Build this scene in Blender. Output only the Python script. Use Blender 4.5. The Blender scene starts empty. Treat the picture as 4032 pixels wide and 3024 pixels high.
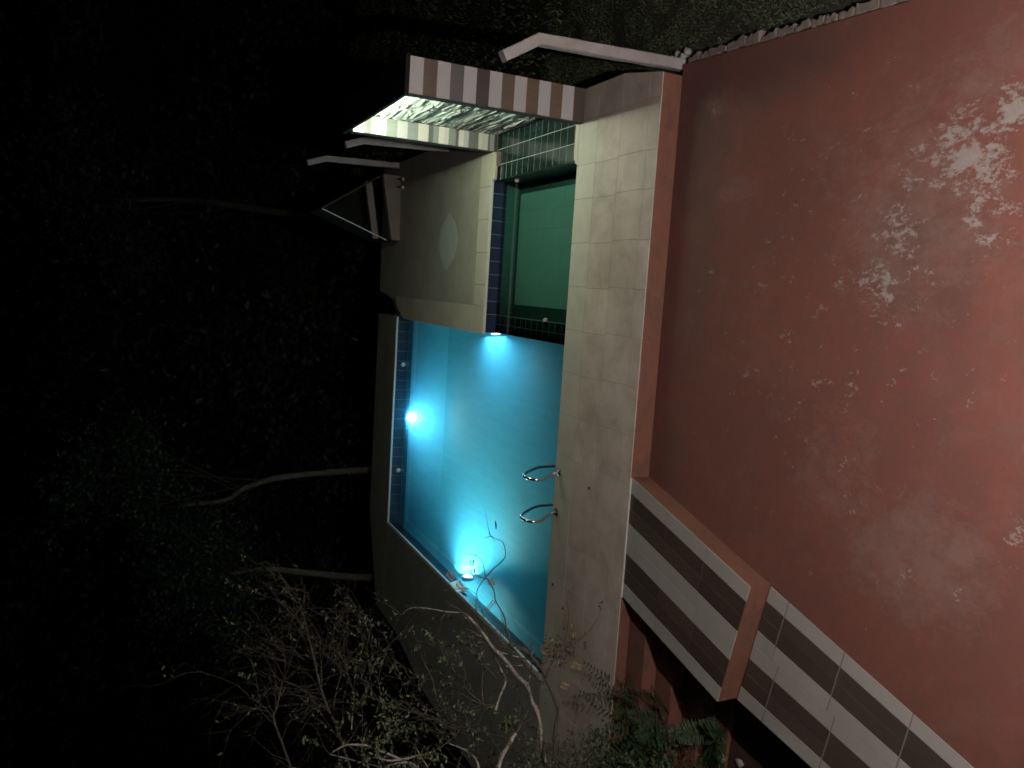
import bpy, math, random
from mathutils import Vector, Matrix, noise
random.seed(7)
scene = bpy.context.scene
COL = scene.collection

# ------------------------------------------------------------------ camera
cam_data = bpy.data.cameras.new('camera')
cam = bpy.data.objects.new('camera', cam_data)
COL.objects.link(cam)
cam_data.sensor_fit = 'HORIZONTAL'
cam_data.sensor_width = 36.0
cam_data.lens = 28.125
cam_data.clip_start = 0.05
cam_data.clip_end = 500.0
# the phone was held upright and its picture stored on its side: a real 90 degree roll
right = Vector((0.99139, 0.130727, 0.007472))
down = Vector((0.062677, -0.423673, -0.903644))
fwd = Vector((-0.114965, 0.896332, -0.428219))
rot = Matrix((down, right, -fwd)).transposed()
cam.matrix_world = Matrix.Translation((0, 0, 5.55)) @ rot.to_4x4()
scene.camera = cam

# ------------------------------------------------------------------ night sky
world = bpy.data.worlds.new('World')
scene.world = world
world.use_nodes = True
bg = world.node_tree.nodes['Background']
bg.inputs['Color'].default_value = (0.75, 0.95, 1.0, 1)
bg.inputs['Strength'].default_value = 0.0012

scene.view_settings.view_transform = 'Standard'
scene.view_settings.look = 'None'
scene.view_settings.exposure = 0.0
scene.view_settings.gamma = 1.0
scene.view_settings.use_curve_mapping = False
scene.cycles.use_denoising = True
scene.cycles.filter_width = 1.65
scene.cycles.max_bounces = 8
scene.cycles.transparent_max_bounces = 16
scene.cycles.volume_bounces = 2
scene.cycles.sample_clamp_indirect = 4.0
scene.cycles.caustics_reflective = False
scene.cycles.caustics_refractive = False

LAMP_POS = Vector((0.50, 0.90, 2.80))
LAMP_W = 1070.0

# ------------------------------------------------------------------ helpers
def tag(o, label=None, cat=None, group=None, kind=None):
    if label: o['label'] = label
    if cat: o['category'] = cat
    if group: o['group'] = group
    if kind: o['kind'] = kind
    return o

def world_loc(o):
    v = Vector((0, 0, 0))
    while o is not None:
        v += o.location
        o = o.parent
    return v

def put(o, parent=None, loc=(0, 0, 0)):
    """link o; loc is in world space, parents only ever translate"""
    COL.objects.link(o)
    o.location = Vector(loc)
    if parent is not None:
        o.parent = parent
        o.location = Vector(loc) - world_loc(parent)
    return o

def empty(name, loc=(0, 0, 0)):
    o = bpy.data.objects.new(name, None)
    o.empty_display_size = 0.2
    return put(o, None, loc)

class MB:
    def __init__(s):
        s.v = []; s.f = []
    def add(s, vs, fs):
        n = len(s.v)
        s.v.extend([tuple(p) for p in vs])
        s.f.extend([tuple(i + n for i in f) for f in fs])
    def box(s, x0, x1, y0, y1, z0, z1):
        s.add([(x0,y0,z0),(x1,y0,z0),(x1,y1,z0),(x0,y1,z0),(x0,y0,z1),(x1,y0,z1),(x1,y1,z1),(x0,y1,z1)],
              [(0,3,2,1),(4,5,6,7),(0,1,5,4),(1,2,6,5),(2,3,7,6),(3,0,4,7)])
    def prism(s, poly, z0, z1, cham=0.0):
        """poly counter-clockwise from above; optional chamfer on the top edge"""
        n = len(poly)
        c = Vector((sum(p[0] for p in poly)/n, sum(p[1] for p in poly)/n))
        lo = [(p[0], p[1], z0) for p in poly]
        if cham > 0:
            mid = [(p[0], p[1], z1-cham) for p in poly]
            top = []
            for p in poly:
                d = c - Vector((p[0], p[1]))
                d = d.normalized()*cham*1.3
                top.append((p[0]+d.x, p[1]+d.y, z1))
            rings = [lo, mid, top]
        else:
            rings = [lo, [(p[0], p[1], z1) for p in poly]]
        vs = [v for r in rings for v in r]
        fs = [tuple(reversed(range(n)))]
        for k in range(len(rings)-1):
            for i in range(n):
                j = (i+1) % n
                fs.append((k*n+i, k*n+j, (k+1)*n+j, (k+1)*n+i))
        fs.append(tuple((len(rings)-1)*n+i for i in range(n)))
        s.add(vs, fs)
    def tube(s, pts, r0, r1=None, seg=6, cap=True, wob=0.0):
        r1 = r0 if r1 is None else r1
        P = [Vector(p) for p in pts]
        n = len(P)
        base = len(s.v)
        t = (P[1]-P[0]).normalized()
        up = Vector((0,0,1)) if abs(t.z) < 0.9 else Vector((1,0,0))
        nx = t.cross(up).normalized()
        for i in range(n):
            if i == 0: t = (P[1]-P[0])
            elif i == n-1: t = (P[-1]-P[-2])
            else: t = (P[i+1]-P[i-1])
            t.normalize()
            nx = (nx - t*nx.dot(t))
            if nx.length < 1e-6: nx = t.orthogonal()
            nx.normalize()
            ny = t.cross(nx)
            r = r0 + (r1-r0)*i/(n-1)
            if wob: r *= 1+random.uniform(-wob, wob)
            for k in range(seg):
                a = 2*math.pi*k/seg
                s.v.append(tuple(P[i] + nx*math.cos(a)*r + ny*math.sin(a)*r))
        for i in range(n-1):
            for k in range(seg):
                k2 = (k+1) % seg
                s.f.append((base+i*seg+k, base+i*seg+k2, base+(i+1)*seg+k2, base+(i+1)*seg+k))
        if cap:
            s.f.append(tuple(base+k for k in reversed(range(seg))))
            s.f.append(tuple(base+(n-1)*seg+k for k in range(seg)))
    def lathe(s, c, axis, prof, seg=16):
        """prof = [(distance along axis, radius)...]"""
        ax = Vector(axis).normalized(); u = ax.orthogonal().normalized(); w = ax.cross(u)
        c = Vector(c); base = len(s.v)
        for d, r in prof:
            for k in range(seg):
                a = 2*math.pi*k/seg
                s.v.append(tuple(c + ax*d + (u*math.cos(a) + w*math.sin(a))*r))
        for i in range(len(prof)-1):
            for k in range(seg):
                k2 = (k+1) % seg
                s.f.append((base+i*seg+k, base+i*seg+k2, base+(i+1)*seg+k2, base+(i+1)*seg+k))
        s.f.append(tuple(base+k for k in reversed(range(seg))))
        s.f.append(tuple(base+(len(prof)-1)*seg+k for k in range(seg)))
    def mesh(s, name, mat, smooth=False):
        me = bpy.data.meshes.new(name)
        me.from_pydata(s.v, [], s.f)
        me.materials.append(mat)
        if smooth:
            for p in me.polygons: p.use_smooth = True
        me.update()
        return me
    def obj(s, name, mat, parent=None, smooth=False, origin=None, fix=False):
        if origin is None:
            n = max(1, len(s.v))
            xs = [p[0] for p in s.v]; ys = [p[1] for p in s.v]; zs = [p[2] for p in s.v]
            origin = ((min(xs)+max(xs))/2, (min(ys)+max(ys))/2, min(zs))
        s.v = [(p[0]-origin[0], p[1]-origin[1], p[2]-origin[2]) for p in s.v]
        me = s.mesh(name, mat, smooth)
        if fix:
            import bmesh
            bm = bmesh.new(); bm.from_mesh(me)
            bmesh.ops.recalc_face_normals(bm, faces=bm.faces); bm.to_mesh(me); bm.free()
        o = bpy.data.objects.new(name, me)
        return put(o, parent, origin)

def place(me, name, loc, parent=None, scale=None, rz=0):
    o = bpy.data.objects.new(name, me)
    put(o, parent, loc)
    if scale: o.scale = scale
    if rz: o.rotation_euler = (0, 0, rz)
    return o

# ------------------------------------------------------------------ materials
class NT:
    def __init__(s, name):
        s.m = bpy.data.materials.new(name); s.m.use_nodes = True
        s.t = s.m.node_tree; s.n = s.t.nodes; s.l = s.t.links
        s.b = s.n['Principled BSDF']; s.out = s.n['Material Output']
    def node(s, typ, **kw):
        n = s.n.new(typ)
        for k, v in kw.items(): setattr(n, k, v)
        return n
    def link(s, a, b): s.l.new(a, b)
    def coord(s, obj=False, scale=(1,1,1)):
        if obj:
            c = s.node('ShaderNodeTexCoord').outputs['Object']
        else:
            c = s.node('ShaderNodeNewGeometry').outputs['Position']
        if scale != (1,1,1):
            m = s.node('ShaderNodeMapping'); m.inputs['Scale'].default_value = scale
            s.link(c, m.inputs['Vector']); c = m.outputs[0]
        return c
    def noise(s, scale, detail=5, rough=0.6, co=None, dist=0.0):
        n = s.node('ShaderNodeTexNoise'); n.inputs['Scale'].default_value = scale
        n.inputs['Detail'].default_value = detail; n.inputs['Roughness'].default_value = rough
        n.inputs['Distortion'].default_value = dist
        s.link(co if co is not None else s.coord(), n.inputs['Vector'])
        return n.outputs['Fac']
    def ramp(s, fac, stops):
        r = s.node('ShaderNodeValToRGB')
        e = r.color_ramp.elements
        while len(e) < len(stops): e.new(0.5)
        for i, (p, c) in enumerate(stops):
            e[i].position = p
            e[i].color = (c, c, c, 1) if isinstance(c, (int, float)) else (*c, 1)
        s.link(fac, r.inputs['Fac'])
        return r.outputs['Color']
    def mix(s, fac, a, b, blend='MIX'):
        m = s.node('ShaderNodeMix', data_type='RGBA', blend_type=blend)
        def setin(sock, v):
            if isinstance(v, (int, float)): sock.default_value = v if sock.type == 'VALUE' else (v, v, v, 1)
            elif isinstance(v, tuple): sock.default_value = (*v, 1)
            else: s.link(v, sock)
        setin(m.inputs[0], fac); setin(m.inputs[6], a); setin(m.inputs[7], b)
        return m.outputs[2]
    def math(s, op, a, b=None, clamp=False):
        m = s.node('ShaderNodeMath', operation=op, use_clamp=clamp)
        for i, v in enumerate((a, b)):
            if v is None: continue
            if isinstance(v, (int, float)): m.inputs[i].default_value = v
            else: s.link(v, m.inputs[i])
        return m.outputs[0]
    def random(s): return s.node('ShaderNodeObjectInfo').outputs['Random']
    def bump(s, h, strength=0.3, dist=0.01):
        b = s.node('ShaderNodeBump'); b.inputs['Strength'].default_value = strength
        b.inputs['Distance'].default_value = dist
        s.link(h, b.inputs['Height']); s.link(b.outputs[0], s.b.inputs['Normal'])
    def base(s, c):
        if isinstance(c, tuple): s.b.inputs['Base Color'].default_value = (*c, 1)
        else: s.link(c, s.b.inputs['Base Color'])
    def rough(s, r):
        if isinstance(r, (int, float)): s.b.inputs['Roughness'].default_value = r
        else: s.link(r, s.b.inputs['Roughness'])

def spots(t, blobs):
    """mask of soft ellipses on the ground plane: (x, y, rx, ry, strength)"""
    pos = t.node('ShaderNodeSeparateXYZ'); t.link(t.coord(), pos.inputs[0])
    acc = None
    for x, y, rx, ry, st in blobs:
        dx = t.math('DIVIDE', t.math('SUBTRACT', pos.outputs[0], x), rx)
        dy = t.math('DIVIDE', t.math('SUBTRACT', pos.outputs[1], y), ry)
        d = t.math('ADD', t.math('MULTIPLY', dx, dx), t.math('MULTIPLY', dy, dy))
        v = t.math('MULTIPLY', t.math('SUBTRACT', 1.0, d, clamp=True), st)
        acc = v if acc is None else t.math('MAXIMUM', acc, v)
    return acc

def m_red_floor():
    t = NT('red_floor_paint')
    c = t.coord()
    big = t.noise(0.9, 4, 0.6, c)
    red = t.mix(t.ramp(big, [(0.35, 0.0), (0.7, 1.0)]), (0.150, 0.052, 0.038), (0.108, 0.043, 0.033))
    fine = t.noise(26, 6, 0.75, c)
    red = t.mix(t.math('MULTIPLY', fine, 0.5), red, (0.195, 0.072, 0.057), 'MIX')
    mott = t.ramp(t.noise(5.5, 9, 0.72, c, 0.4), [(0.42, 0.0), (0.60, 1.0)])
    red = t.mix(t.math('MULTIPLY', mott, 0.5), red, (0.105, 0.055, 0.044))
    pale = t.ramp(t.noise(2.1, 10, 0.75, c, 0.6), [(0.50, 0.0), (0.66, 1.0)])
    red = t.mix(t.math('MULTIPLY', pale, 0.2), red, (0.20, 0.125, 0.108))
    # grime: dark greyish film in ragged drifts
    grime_m = spots(t, [(1.9, 7.6, 1.6, 0.75, 1.0), (2.4, 6.4, 0.7, 1.6, .8), (0.6, 7.4, 1.6, 0.5, .75), (0.5, 4.6, 1.1, 1.0, .8), (-1.6, 7.6, 1.8, .5, .55), (-1.5, 4.6, 1.2, 1.0, .4)])
    g = t.ramp(t.math('ADD', t.math('MULTIPLY', grime_m, 0.55), t.math('MULTIPLY', t.noise(3.2, 8, 0.7, c, 0.4), 0.75)), [(0.58, 0.0), (0.92, 1.0)])
    red = t.mix(t.math('MULTIPLY', g, 0.75), red, (0.085, 0.047, 0.040))
    # pale worn film, half transparent
    worn_m = spots(t, [(2.25, 7.45, .35, .5, .8), (1.25, 7.0, .30, .55, .7), (.9, 4.7, 1.6, 1.3, .85), (-1.4, 5.2, 1.1, .9, .72), (-2.0, 4.3, .9, 1.1, .95), (-.2, 6.9, 1.2, .6, .5), (1.3, 5.6, .8, .5, .6), (1.9, 4.3, .7, .8, .7)])
    streak = t.noise(1.0, 10, 0.78, t.coord(scale=(6, 4, 1)), 0.0)
    w = t.ramp(t.math('ADD', t.math('MULTIPLY', worn_m, 0.42), t.math('MULTIPLY', streak, 0.8)), [(0.62, 0.0), (0.82, 1.0)])
    red = t.mix(t.math('MULTIPLY', w, 0.45), red, (0.20, 0.135, 0.118))
    # bare cement where the paint has flaked off
    bare_m = spots(t, [(1.25, 4.25, .66, .66, 1.0), (1.2, 4.75, .4, .35, .80), (1.62, 4.0, .38, .35, 1.0), (.78, 4.05, .42, .5, .92), (.72, 4.85, .5, .4, .86), (.28, 4.95, .4, .5, .84), (1.75, 3.75, .4, .4, .95),
                       (-2.1, 3.95, .35, .3, .62), (-1.75, 4.95, .3, .3, .58), (-2.3, 4.75, .25, .4, .58), (-1.9, 5.9, .35, .3, .5), (-.4, 6.3, 2.4, 1.8, .38), (.6, 6.3, .6, .4, .5), (-2.2, 6.6, .6, .5, .48), (-1.0, 4.0, 1.6, .8, .42), (-1.55, 3.55, .5, .35, .6), (.3, 6.0, 3.2, 3.2, .40), (-1.6, 5.2, 1.6, 2.4, .44), (-2.15, 4.35, .22, .3, .72), (-1.7, 5.1, .2, .2, .7), (1.5, 6.5, .25, .2, .66), (.95, 7.0, .12, .25, .62), (0.0, 5.4, 4.5, 4.0, .52), (2.2, 7.5, .3, .4, .6), (.3, 7.2, .25, .3, .66), (-.8, 7.0, .3, .25, .62)])
    flake = t.math('ADD', t.math('MULTIPLY', t.noise(1.0, 12, 0.74, t.coord(scale=(7.0, 4.4, 1)), 0.15), 0.66), t.math('MULTIPLY', t.noise(1.0, 10, 0.78, t.coord(scale=(24, 15, 1))), 0.34))
    b = t.ramp(t.math('ADD', t.math('MULTIPLY', bare_m, 0.235), flake), [(0.690, 0.0), (0.735, 1.0)])
    cem = t.mix(t.noise(20, 6, 0.7, c), (0.185, 0.142, 0.125), (0.305, 0.265, 0.248))
    colr = t.mix(b, red, cem)
    t.base(colr)
    t.rough(0.78)
    t.b.inputs['Specular IOR Level'].default_value = 0.25
    h = t.math('SUBTRACT', t.math('MULTIPLY', fine, 0.35), b)
    t.bump(h, 0.5, 0.003)
    return t.m

def m_red_wall():
    t = NT('red_step_paint')
    c = t.coord()
    n = t.noise(4, 8, 0.7, c)
    red = t.mix(t.ramp(n, [(0.3, 0.0), (0.75, 1.0)]), (0.172, 0.062, 0.040), (0.135, 0.056, 0.039))
    s = t.ramp(t.noise(2.3, 8, 0.75, t.coord(scale=(1.0, 1.0, 4.0)), 0.5), [(0.47, 0.0), (0.60, 1.0)])
    red = t.mix(t.math('MULTIPLY', s, 0.62), red, (0.080, 0.048, 0.036))
    o2 = t.ramp(t.noise(7, 8, 0.7, c, 0.5), [(0.50, 0.0), (0.66, 1.0)])
    red = t.mix(t.math('MULTIPLY', o2, 0.5), red, (0.19, 0.085, 0.052))
    t.base(red); t.rough(0.75)
    t.bump(t.noise(40, 5, 0.7, c), 0.3, 0.004)
    return t.m

def m_tile(name, a, b, dirt, rough=0.5, amt=0.6, bump=0.15):
    t = NT(name)
    c = t.coord()
    col = t.mix(t.random(), a, b)
    d = t.ramp(t.noise(2.2, 8, 0.68, c, 0.3), [(0.42, 0.0), (0.75, 1.0)])
    col = t.mix(t.math('MULTIPLY', d, amt), col, dirt)
    d2 = t.ramp(t.noise(0.9, 6, 0.6, c, 0.5), [(0.48, 0.0), (0.68, 1.0)])
    col = t.mix(t.math('MULTIPLY', d2, amt*0.55), col, dirt)
    f = t.noise(35, 5, 0.7, c)
    col = t.mix(t.math('MULTIPLY', f, 0.25), col, dirt)
    t.base(col); t.rough(rough)
    t.b.inputs['Specular IOR Level'].default_value = 0.3
    t.bump(f, bump, 0.003)
    return t.m

def m_cement(name, a, b, scale=2.0, rough=0.9, streak=(1,1,1)):
    t = NT(name)
    c = t.coord(scale=streak)
    n1 = t.noise(scale, 9, 0.7, c, 0.3); n2 = t.noise(scale*14, 6, 0.75, c)
    col = t.mix(t.ramp(n1, [(0.32, 0.0), (0.7, 1.0)]), a, b)
    col = t.mix(t.math('MULTIPLY', n2, 0.35), col, b)
    t.base(col); t.rough(rough); t.b.inputs['Specular IOR Level'].default_value = 0.2
    t.bump(n2, 0.35, 0.005)
    return t.m

def m_glaze(name, a, b, line, axis, step=0.046, rough=0.18):
    """glazed tile with a faint printed mosaic of narrow strips"""
    t = NT(name)
    col = t.mix(t.random(), a, b)
    co = t.coord(obj=True)
    sep = t.node('ShaderNodeSeparateXYZ'); t.link(co, sep.inputs[0])
    v = t.math('FRACT', t.math('DIVIDE', sep.outputs[axis], step))
    ln = t.ramp(v, [(0.90, 0.0), (0.93, 1.0)])
    ln = t.math('MULTIPLY', ln, t.ramp(t.noise(3, 3, 0.6), [(0.4, 0.05), (0.7, 0.5)]))
    col = t.mix(ln, col, line)
    t.base(col); t.rough(rough)
    t.bump(t.noise(8, 3, 0.5), 0.06, 0.003)
    return t.m

def m_plain(name, c, rough=0.6, metal=0.0, var=0.25, scale=12):
    t = NT(name)
    n = t.noise(scale, 6, 0.7)
    dark = tuple(x*(1-var) for x in c)
    t.base(t.mix(n, c, dark)); t.rough(rough); t.b.inputs['Metallic'].default_value = metal
    return t.m

def m_emit(name, c, s):
    t = NT(name)
    t.base((0.8, 0.8, 0.8))
    t.b.inputs['Emission Color'].default_value = (*c, 1)
    t.b.inputs['Emission Strength'].default_value = s
    return t.m

def m_bark(name, a, b, scale=18):
    t = NT(name)
    n = t.noise(scale, 7, 0.75, None, 0.4)
    t.base(t.mix(t.ramp(n, [(0.35, 0.0), (0.68, 1.0)]), a, b)); t.rough(0.9)
    t.b.inputs['Specular IOR Level'].default_value = 0.15
    t.bump(n, 0.6, 0.006)
    return t.m

def m_leaf(name, a, b, scale=7):
    t = NT(name)
    n = t.noise(scale, 3, 0.6)
    t.base(t.mix(t.ramp(n, [(0.3, 0.0), (0.7, 1.0)]), a, b)); t.rough(0.6)
    t.b.inputs['Specular IOR Level'].default_value = 0.2
    return t.m

def m_stone(name, pale):
    t = NT(name)
    r = t.random()
    if pale: stops = [(0.0, (0.31, 0.36, 0.33)), (0.4, (0.43, 0.50, 0.46)), (0.8, (0.55, 0.60, 0.55)), (1.0, (0.50, 0.46, 0.40))]
    else: stops = [(0.0, (0.050, 0.062, 0.058)), (0.45, (0.11, 0.13, 0.122)), (0.8, (0.20, 0.235, 0.218)), (1.0, (0.30, 0.34, 0.31))]
    col = t.ramp(r, stops)
    n = t.noise(22, 8, 0.75, None, 0.5)
    col = t.mix(t.math('MULTIPLY', n, 0.55), col, (0.13, 0.135, 0.125))
    t.base(col); t.rough(0.85); t.bump(n, 0.8, 0.012)
    return t.m

def m_wood_tile(name, a, b, vertical=True):
    t = NT(name)
    n = t.noise(1.0, 8, 0.7, t.coord(scale=(28, 28, 3)), 0.7)
    n2 = t.noise(2.0, 3, 0.5, None)
    col = t.mix(t.ramp(n, [(0.3, 0.0), (0.7, 1.0)]), a, b)
    col = t.mix(t.math('MULTIPLY', t.random(), 0.5), col, tuple(x*0.6 for x in a))
    t.base(col); t.rough(0.45); t.bump(n, 0.15, 0.003)
    return t.m

def m_water(name, tint, rough, vol_color, vol_density, anis, wave):
    t = NT(name)
    t.n.remove(t.b)
    gl = t.node('ShaderNodeBsdfGlossy'); gl.inputs['Roughness'].default_value = rough
    tr = t.node('ShaderNodeBsdfTransparent'); tr.inputs['Color'].default_value = (*tint, 1)
    if vol_density > 0:  # ripple reflections painted as faint streaks into the surface tint
        ripple_streaks = t.ramp(t.noise(1.0, 8, 0.75, t.coord(scale=(9.0, 1.0, 1)), 0.2), [(0.35, 0.0), (0.70, 1.0)])
        t.link(t.mix(ripple_streaks, tuple(x*0.93 for x in tint), tint), tr.inputs['Color'])
    fr = t.node('ShaderNodeFresnel'); fr.inputs['IOR'].default_value = 1.33
    mx = t.node('ShaderNodeMixShader')
    n1 = t.noise(3.0, 3, 0.55, t.coord(scale=(1, 0.55, 1)), 0.3)
    bp = t.node('ShaderNodeBump'); bp.inputs['Strength'].default_value = wave; bp.inputs['Distance'].default_value = 0.02
    t.link(n1, bp.inputs['Height'])
    t.link(bp.outputs[0], gl.inputs['Normal']); t.link(bp.outputs[0], fr.inputs['Normal'])
    t.link(fr.outputs[0], mx.inputs[0]); t.link(tr.outputs[0], mx.inputs[1]); t.link(gl.outputs[0], mx.inputs[2])
    t.link(mx.outputs[0], t.out.inputs['Surface'])
    if vol_density > 0:
        sc = t.node('ShaderNodeVolumeScatter'); sc.inputs['Color'].default_value = (*vol_color, 1)
        sc.inputs['Density'].default_value = vol_density; sc.inputs['Anisotropy'].default_value = anis
        ab = t.node('ShaderNodeVolumeAbsorption'); ab.inputs['Color'].default_value = (0.05, 0.76, 1.0, 1)
        ab.inputs['Density'].default_value = 0.16
        ad = t.node('ShaderNodeAddShader')
        t.link(sc.outputs[0], ad.inputs[0]); t.link(ab.outputs[0], ad.inputs[1])
        t.link(ad.outputs[0], t.out.inputs['Volume'])
    return t.m

RED = m_red_floor()
REDW = m_red_wall()
DECK = m_tile('deck_tile_glaze', (0.60, 0.51, 0.455), (0.52, 0.44, 0.395), (0.26, 0.195, 0.15), 0.55, 0.66)
COPE = m_tile('coping_glaze', (0.54, 0.50, 0.43), (0.50, 0.455, 0.39), (0.30, 0.26, 0.21), 0.5, 0.45)
WHITE_RIM = m_plain('white_bullnose', (0.62, 0.63, 0.60), 0.4)
JOINT = m_plain('mortar', (0.20, 0.175, 0.15), 0.95)
GROUT = m_plain('pale_grout', (0.36, 0.39, 0.38), 0.9, 0, 0.3)
CEM = m_cement('terrace_cement', (0.24, 0.225, 0.19), (0.36, 0.335, 0.285), 1.3)
CEM_DARK = m_cement('old_cement', (0.18, 0.175, 0.16), (0.27, 0.26, 0.24), 1.5)
CEM_PATCH = m_cement('fresh_cement', (0.33, 0.36, 0.335), (0.40, 0.42, 0.395), 3)
CONC = m_cement('post_concrete', (0.42, 0.39, 0.385), (0.25, 0.225, 0.21), 2.6, 0.85, (1, 1, 1))
BLUE_X = m_glaze('navy_tile_x', (0.019, 0.026, 0.060), (0.013, 0.019, 0.046), (0.09, 0.12, 0.17), 0)
BLUE_Y = m_glaze('navy_tile_y', (0.019, 0.026, 0.060), (0.013, 0.019, 0.046), (0.09, 0.12, 0.17), 1)
TEAL = m_glaze('green_lit_navy_tile', (0.007, 0.017, 0.0155), (0.011, 0.025, 0.022), (0.07, 0.11, 0.10), 1, 0.042, 0.15)  # navy tile with greenish lamplight mixed into its colour
def m_pool():
    t = NT('pool_plaster')
    c = t.coord()
    col = t.mix(t.noise(4, 5, 0.7, c), (0.28, 0.58, 0.72), (0.22, 0.48, 0.62))
    # unlit band along the foot of the walls, painted dark and ragged
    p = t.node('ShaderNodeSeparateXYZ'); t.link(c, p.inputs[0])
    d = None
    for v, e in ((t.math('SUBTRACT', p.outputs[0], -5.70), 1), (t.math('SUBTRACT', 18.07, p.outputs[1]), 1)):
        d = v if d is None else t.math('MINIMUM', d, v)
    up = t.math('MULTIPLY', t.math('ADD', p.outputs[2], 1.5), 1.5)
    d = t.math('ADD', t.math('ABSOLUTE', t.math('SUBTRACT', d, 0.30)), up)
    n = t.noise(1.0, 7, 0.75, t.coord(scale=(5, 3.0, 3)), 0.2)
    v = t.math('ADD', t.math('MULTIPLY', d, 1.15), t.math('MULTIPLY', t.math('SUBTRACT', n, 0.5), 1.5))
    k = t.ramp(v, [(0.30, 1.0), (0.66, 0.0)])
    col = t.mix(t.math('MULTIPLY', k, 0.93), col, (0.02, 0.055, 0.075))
    t.base(col); t.rough(0.7)
    return t.m
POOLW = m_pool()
KIDF = m_tile('paddling_floor_tile', (0.115, 0.19, 0.17), (0.108, 0.18, 0.16), (0.085, 0.155, 0.135), 0.6, 0.3)
KIDW = m_plain('paddling_wall_tile', (0.10, 0.22, 0.20), 0.4)
KIDD = m_plain('paddling_dark_tile', (0.008, 0.028, 0.026), 0.5)
PALE_TILE = m_tile('walkway_pale_tile', (0.335, 0.315, 0.29), (0.31, 0.295, 0.27), (0.23, 0.21, 0.19), 0.55, 0.4)
DARK_TILE = m_wood_tile('walkway_dark_tile', (0.055, 0.040, 0.032), (0.080, 0.058, 0.045))
WHITE_TILE = m_tile('white_wall_tile', (0.52, 0.50, 0.505), (0.49, 0.47, 0.475), (0.40, 0.375, 0.36), 0.5, 0.2)
BROWN_TILE = m_wood_tile('brown_wall_tile', (0.115, 0.083, 0.064), (0.155, 0.112, 0.085))
GREY_TILE = m_wood_tile('grey_wall_tile', (0.135, 0.135, 0.132), (0.17, 0.168, 0.163))
CREAM_TILE = m_wood_tile('cream_wall_tile', (0.62, 0.58, 0.52), (0.70, 0.66, 0.60))
SAGE_TILE = m_wood_tile('sage_wall_tile', (0.24, 0.265, 0.25), (0.36, 0.375, 0.35))
STONE = m_stone('ledge_stone', False)
STONE_L = m_stone('pale_ledge_stone', True)
DARK_TRIM = m_plain('dark_render', (0.055, 0.05, 0.045), 0.8)
ROOF_M = m_plain('roof_felt', (0.004, 0.0045, 0.004), 0.9)
CHROME = m_plain('polished_steel', (0.72, 0.72, 0.72), 0.22, 1.0, 0.1)
WHITE_P = m_plain('white_plastic', (0.75, 0.76, 0.74), 0.35)
BLACK_P = m_plain('black_plastic', (0.012, 0.012, 0.012), 0.5)
SOIL = m_cement('garden_soil', (0.075, 0.035, 0.028), (0.035, 0.026, 0.020), 5)
DIRT = m_cement('dark_earth', (0.030, 0.027, 0.020), (0.018, 0.020, 0.013), 3)
ROCK = m_cement('pale_rock', (0.42, 0.40, 0.37), (0.25, 0.23, 0.20), 9)
KERB = m_cement('broken_cement', (0.105, 0.082, 0.074), (0.20, 0.165, 0.145), 7)
GRASS = m_leaf('grass_blade', (0.048, 0.075, 0.032), (0.095, 0.10, 0.055), 2.5)
BARK_P = m_bark('pale_bark', (0.33, 0.30, 0.26), (0.055, 0.046, 0.038), 30)
BARK_D = m_bark('dark_bark', (0.036, 0.029, 0.023), (0.070, 0.058, 0.046), 30)
BARK_T = m_bark('tree_bark', (0.075, 0.064, 0.052), (0.045, 0.038, 0.031), 9)
TWIG = m_bark('dry_twig', (0.062, 0.052, 0.041), (0.036, 0.030, 0.024), 25)
LEAF = m_leaf('shrub_leaf', (0.030, 0.050, 0.022), (0.075, 0.085, 0.042))
LEAF_DRY = m_leaf('dry_leaf', (0.22, 0.165, 0.07), (0.11, 0.085, 0.05), 15)
FERN = m_leaf('fern_green', (0.020, 0.046, 0.018), (0.042, 0.072, 0.032))
LEAF_T = m_leaf('tree_leaf', (0.009, 0.019, 0.011), (0.016, 0.029, 0.017), 3)
WOOD_L = m_leaf('forest_leaf', (0.006, 0.010, 0.006), (0.011, 0.017, 0.011), 1.2)
TUBE_ON = m_emit('lit_tube', (0.86, 1.0, 0.74), 320.0)
LENS_ON = m_emit('lit_lens', (0.80, 0.95, 1.0), 18.0)
BULB_ON = m_emit('lit_bulb', (1.0, 0.9, 0.82), 20.0)
WALLP = m_cement('house_render', (0.5, 0.46, 0.42), (0.44, 0.4, 0.36), 2)

# ================================================================== SETTING
# ------------------------------------------------------------------ terrain
m = MB(); m.box(-120, 120, -30, 200, -2.6, -1.32); tag(m.obj('ground', DIRT), kind='structure')
# garden bed left of the walkway, its soil a little uneven
m = MB()
nx, ny = 36, 40
for j in range(ny+1):
    for i in range(nx+1):
        x = -12 + 8.6*i/nx; y = -1.0 + 10.9*j/ny
        z = -0.80 + 0.05*noise.noise(Vector((x*1.7, y*1.7, 0))) + 0.03*noise.noise(Vector((x*6, y*6, 3)))
        m.v.append((x, y, z))
for j in range(ny):
    for i in range(nx):
        a = j*(nx+1)+i
        m.f.append((a, a+1, a+nx+2, a+nx+1))
tag(m.obj('garden_soil', SOIL, smooth=True), kind='structure')

# ------------------------------------------------------------------ red courtyard floor
m = MB()
m.prism([(-6.0, -2.0), (2.55, -2.0), (2.60, 4.9), (2.77, 8.075), (-2.2, 8.075), (-2.78, 5.85), (-3.40, 3.59), (-4.2, 0.6)], -1.3, -0.277)
tag(m.obj('courtyard_floor', RED), kind='structure')

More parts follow.
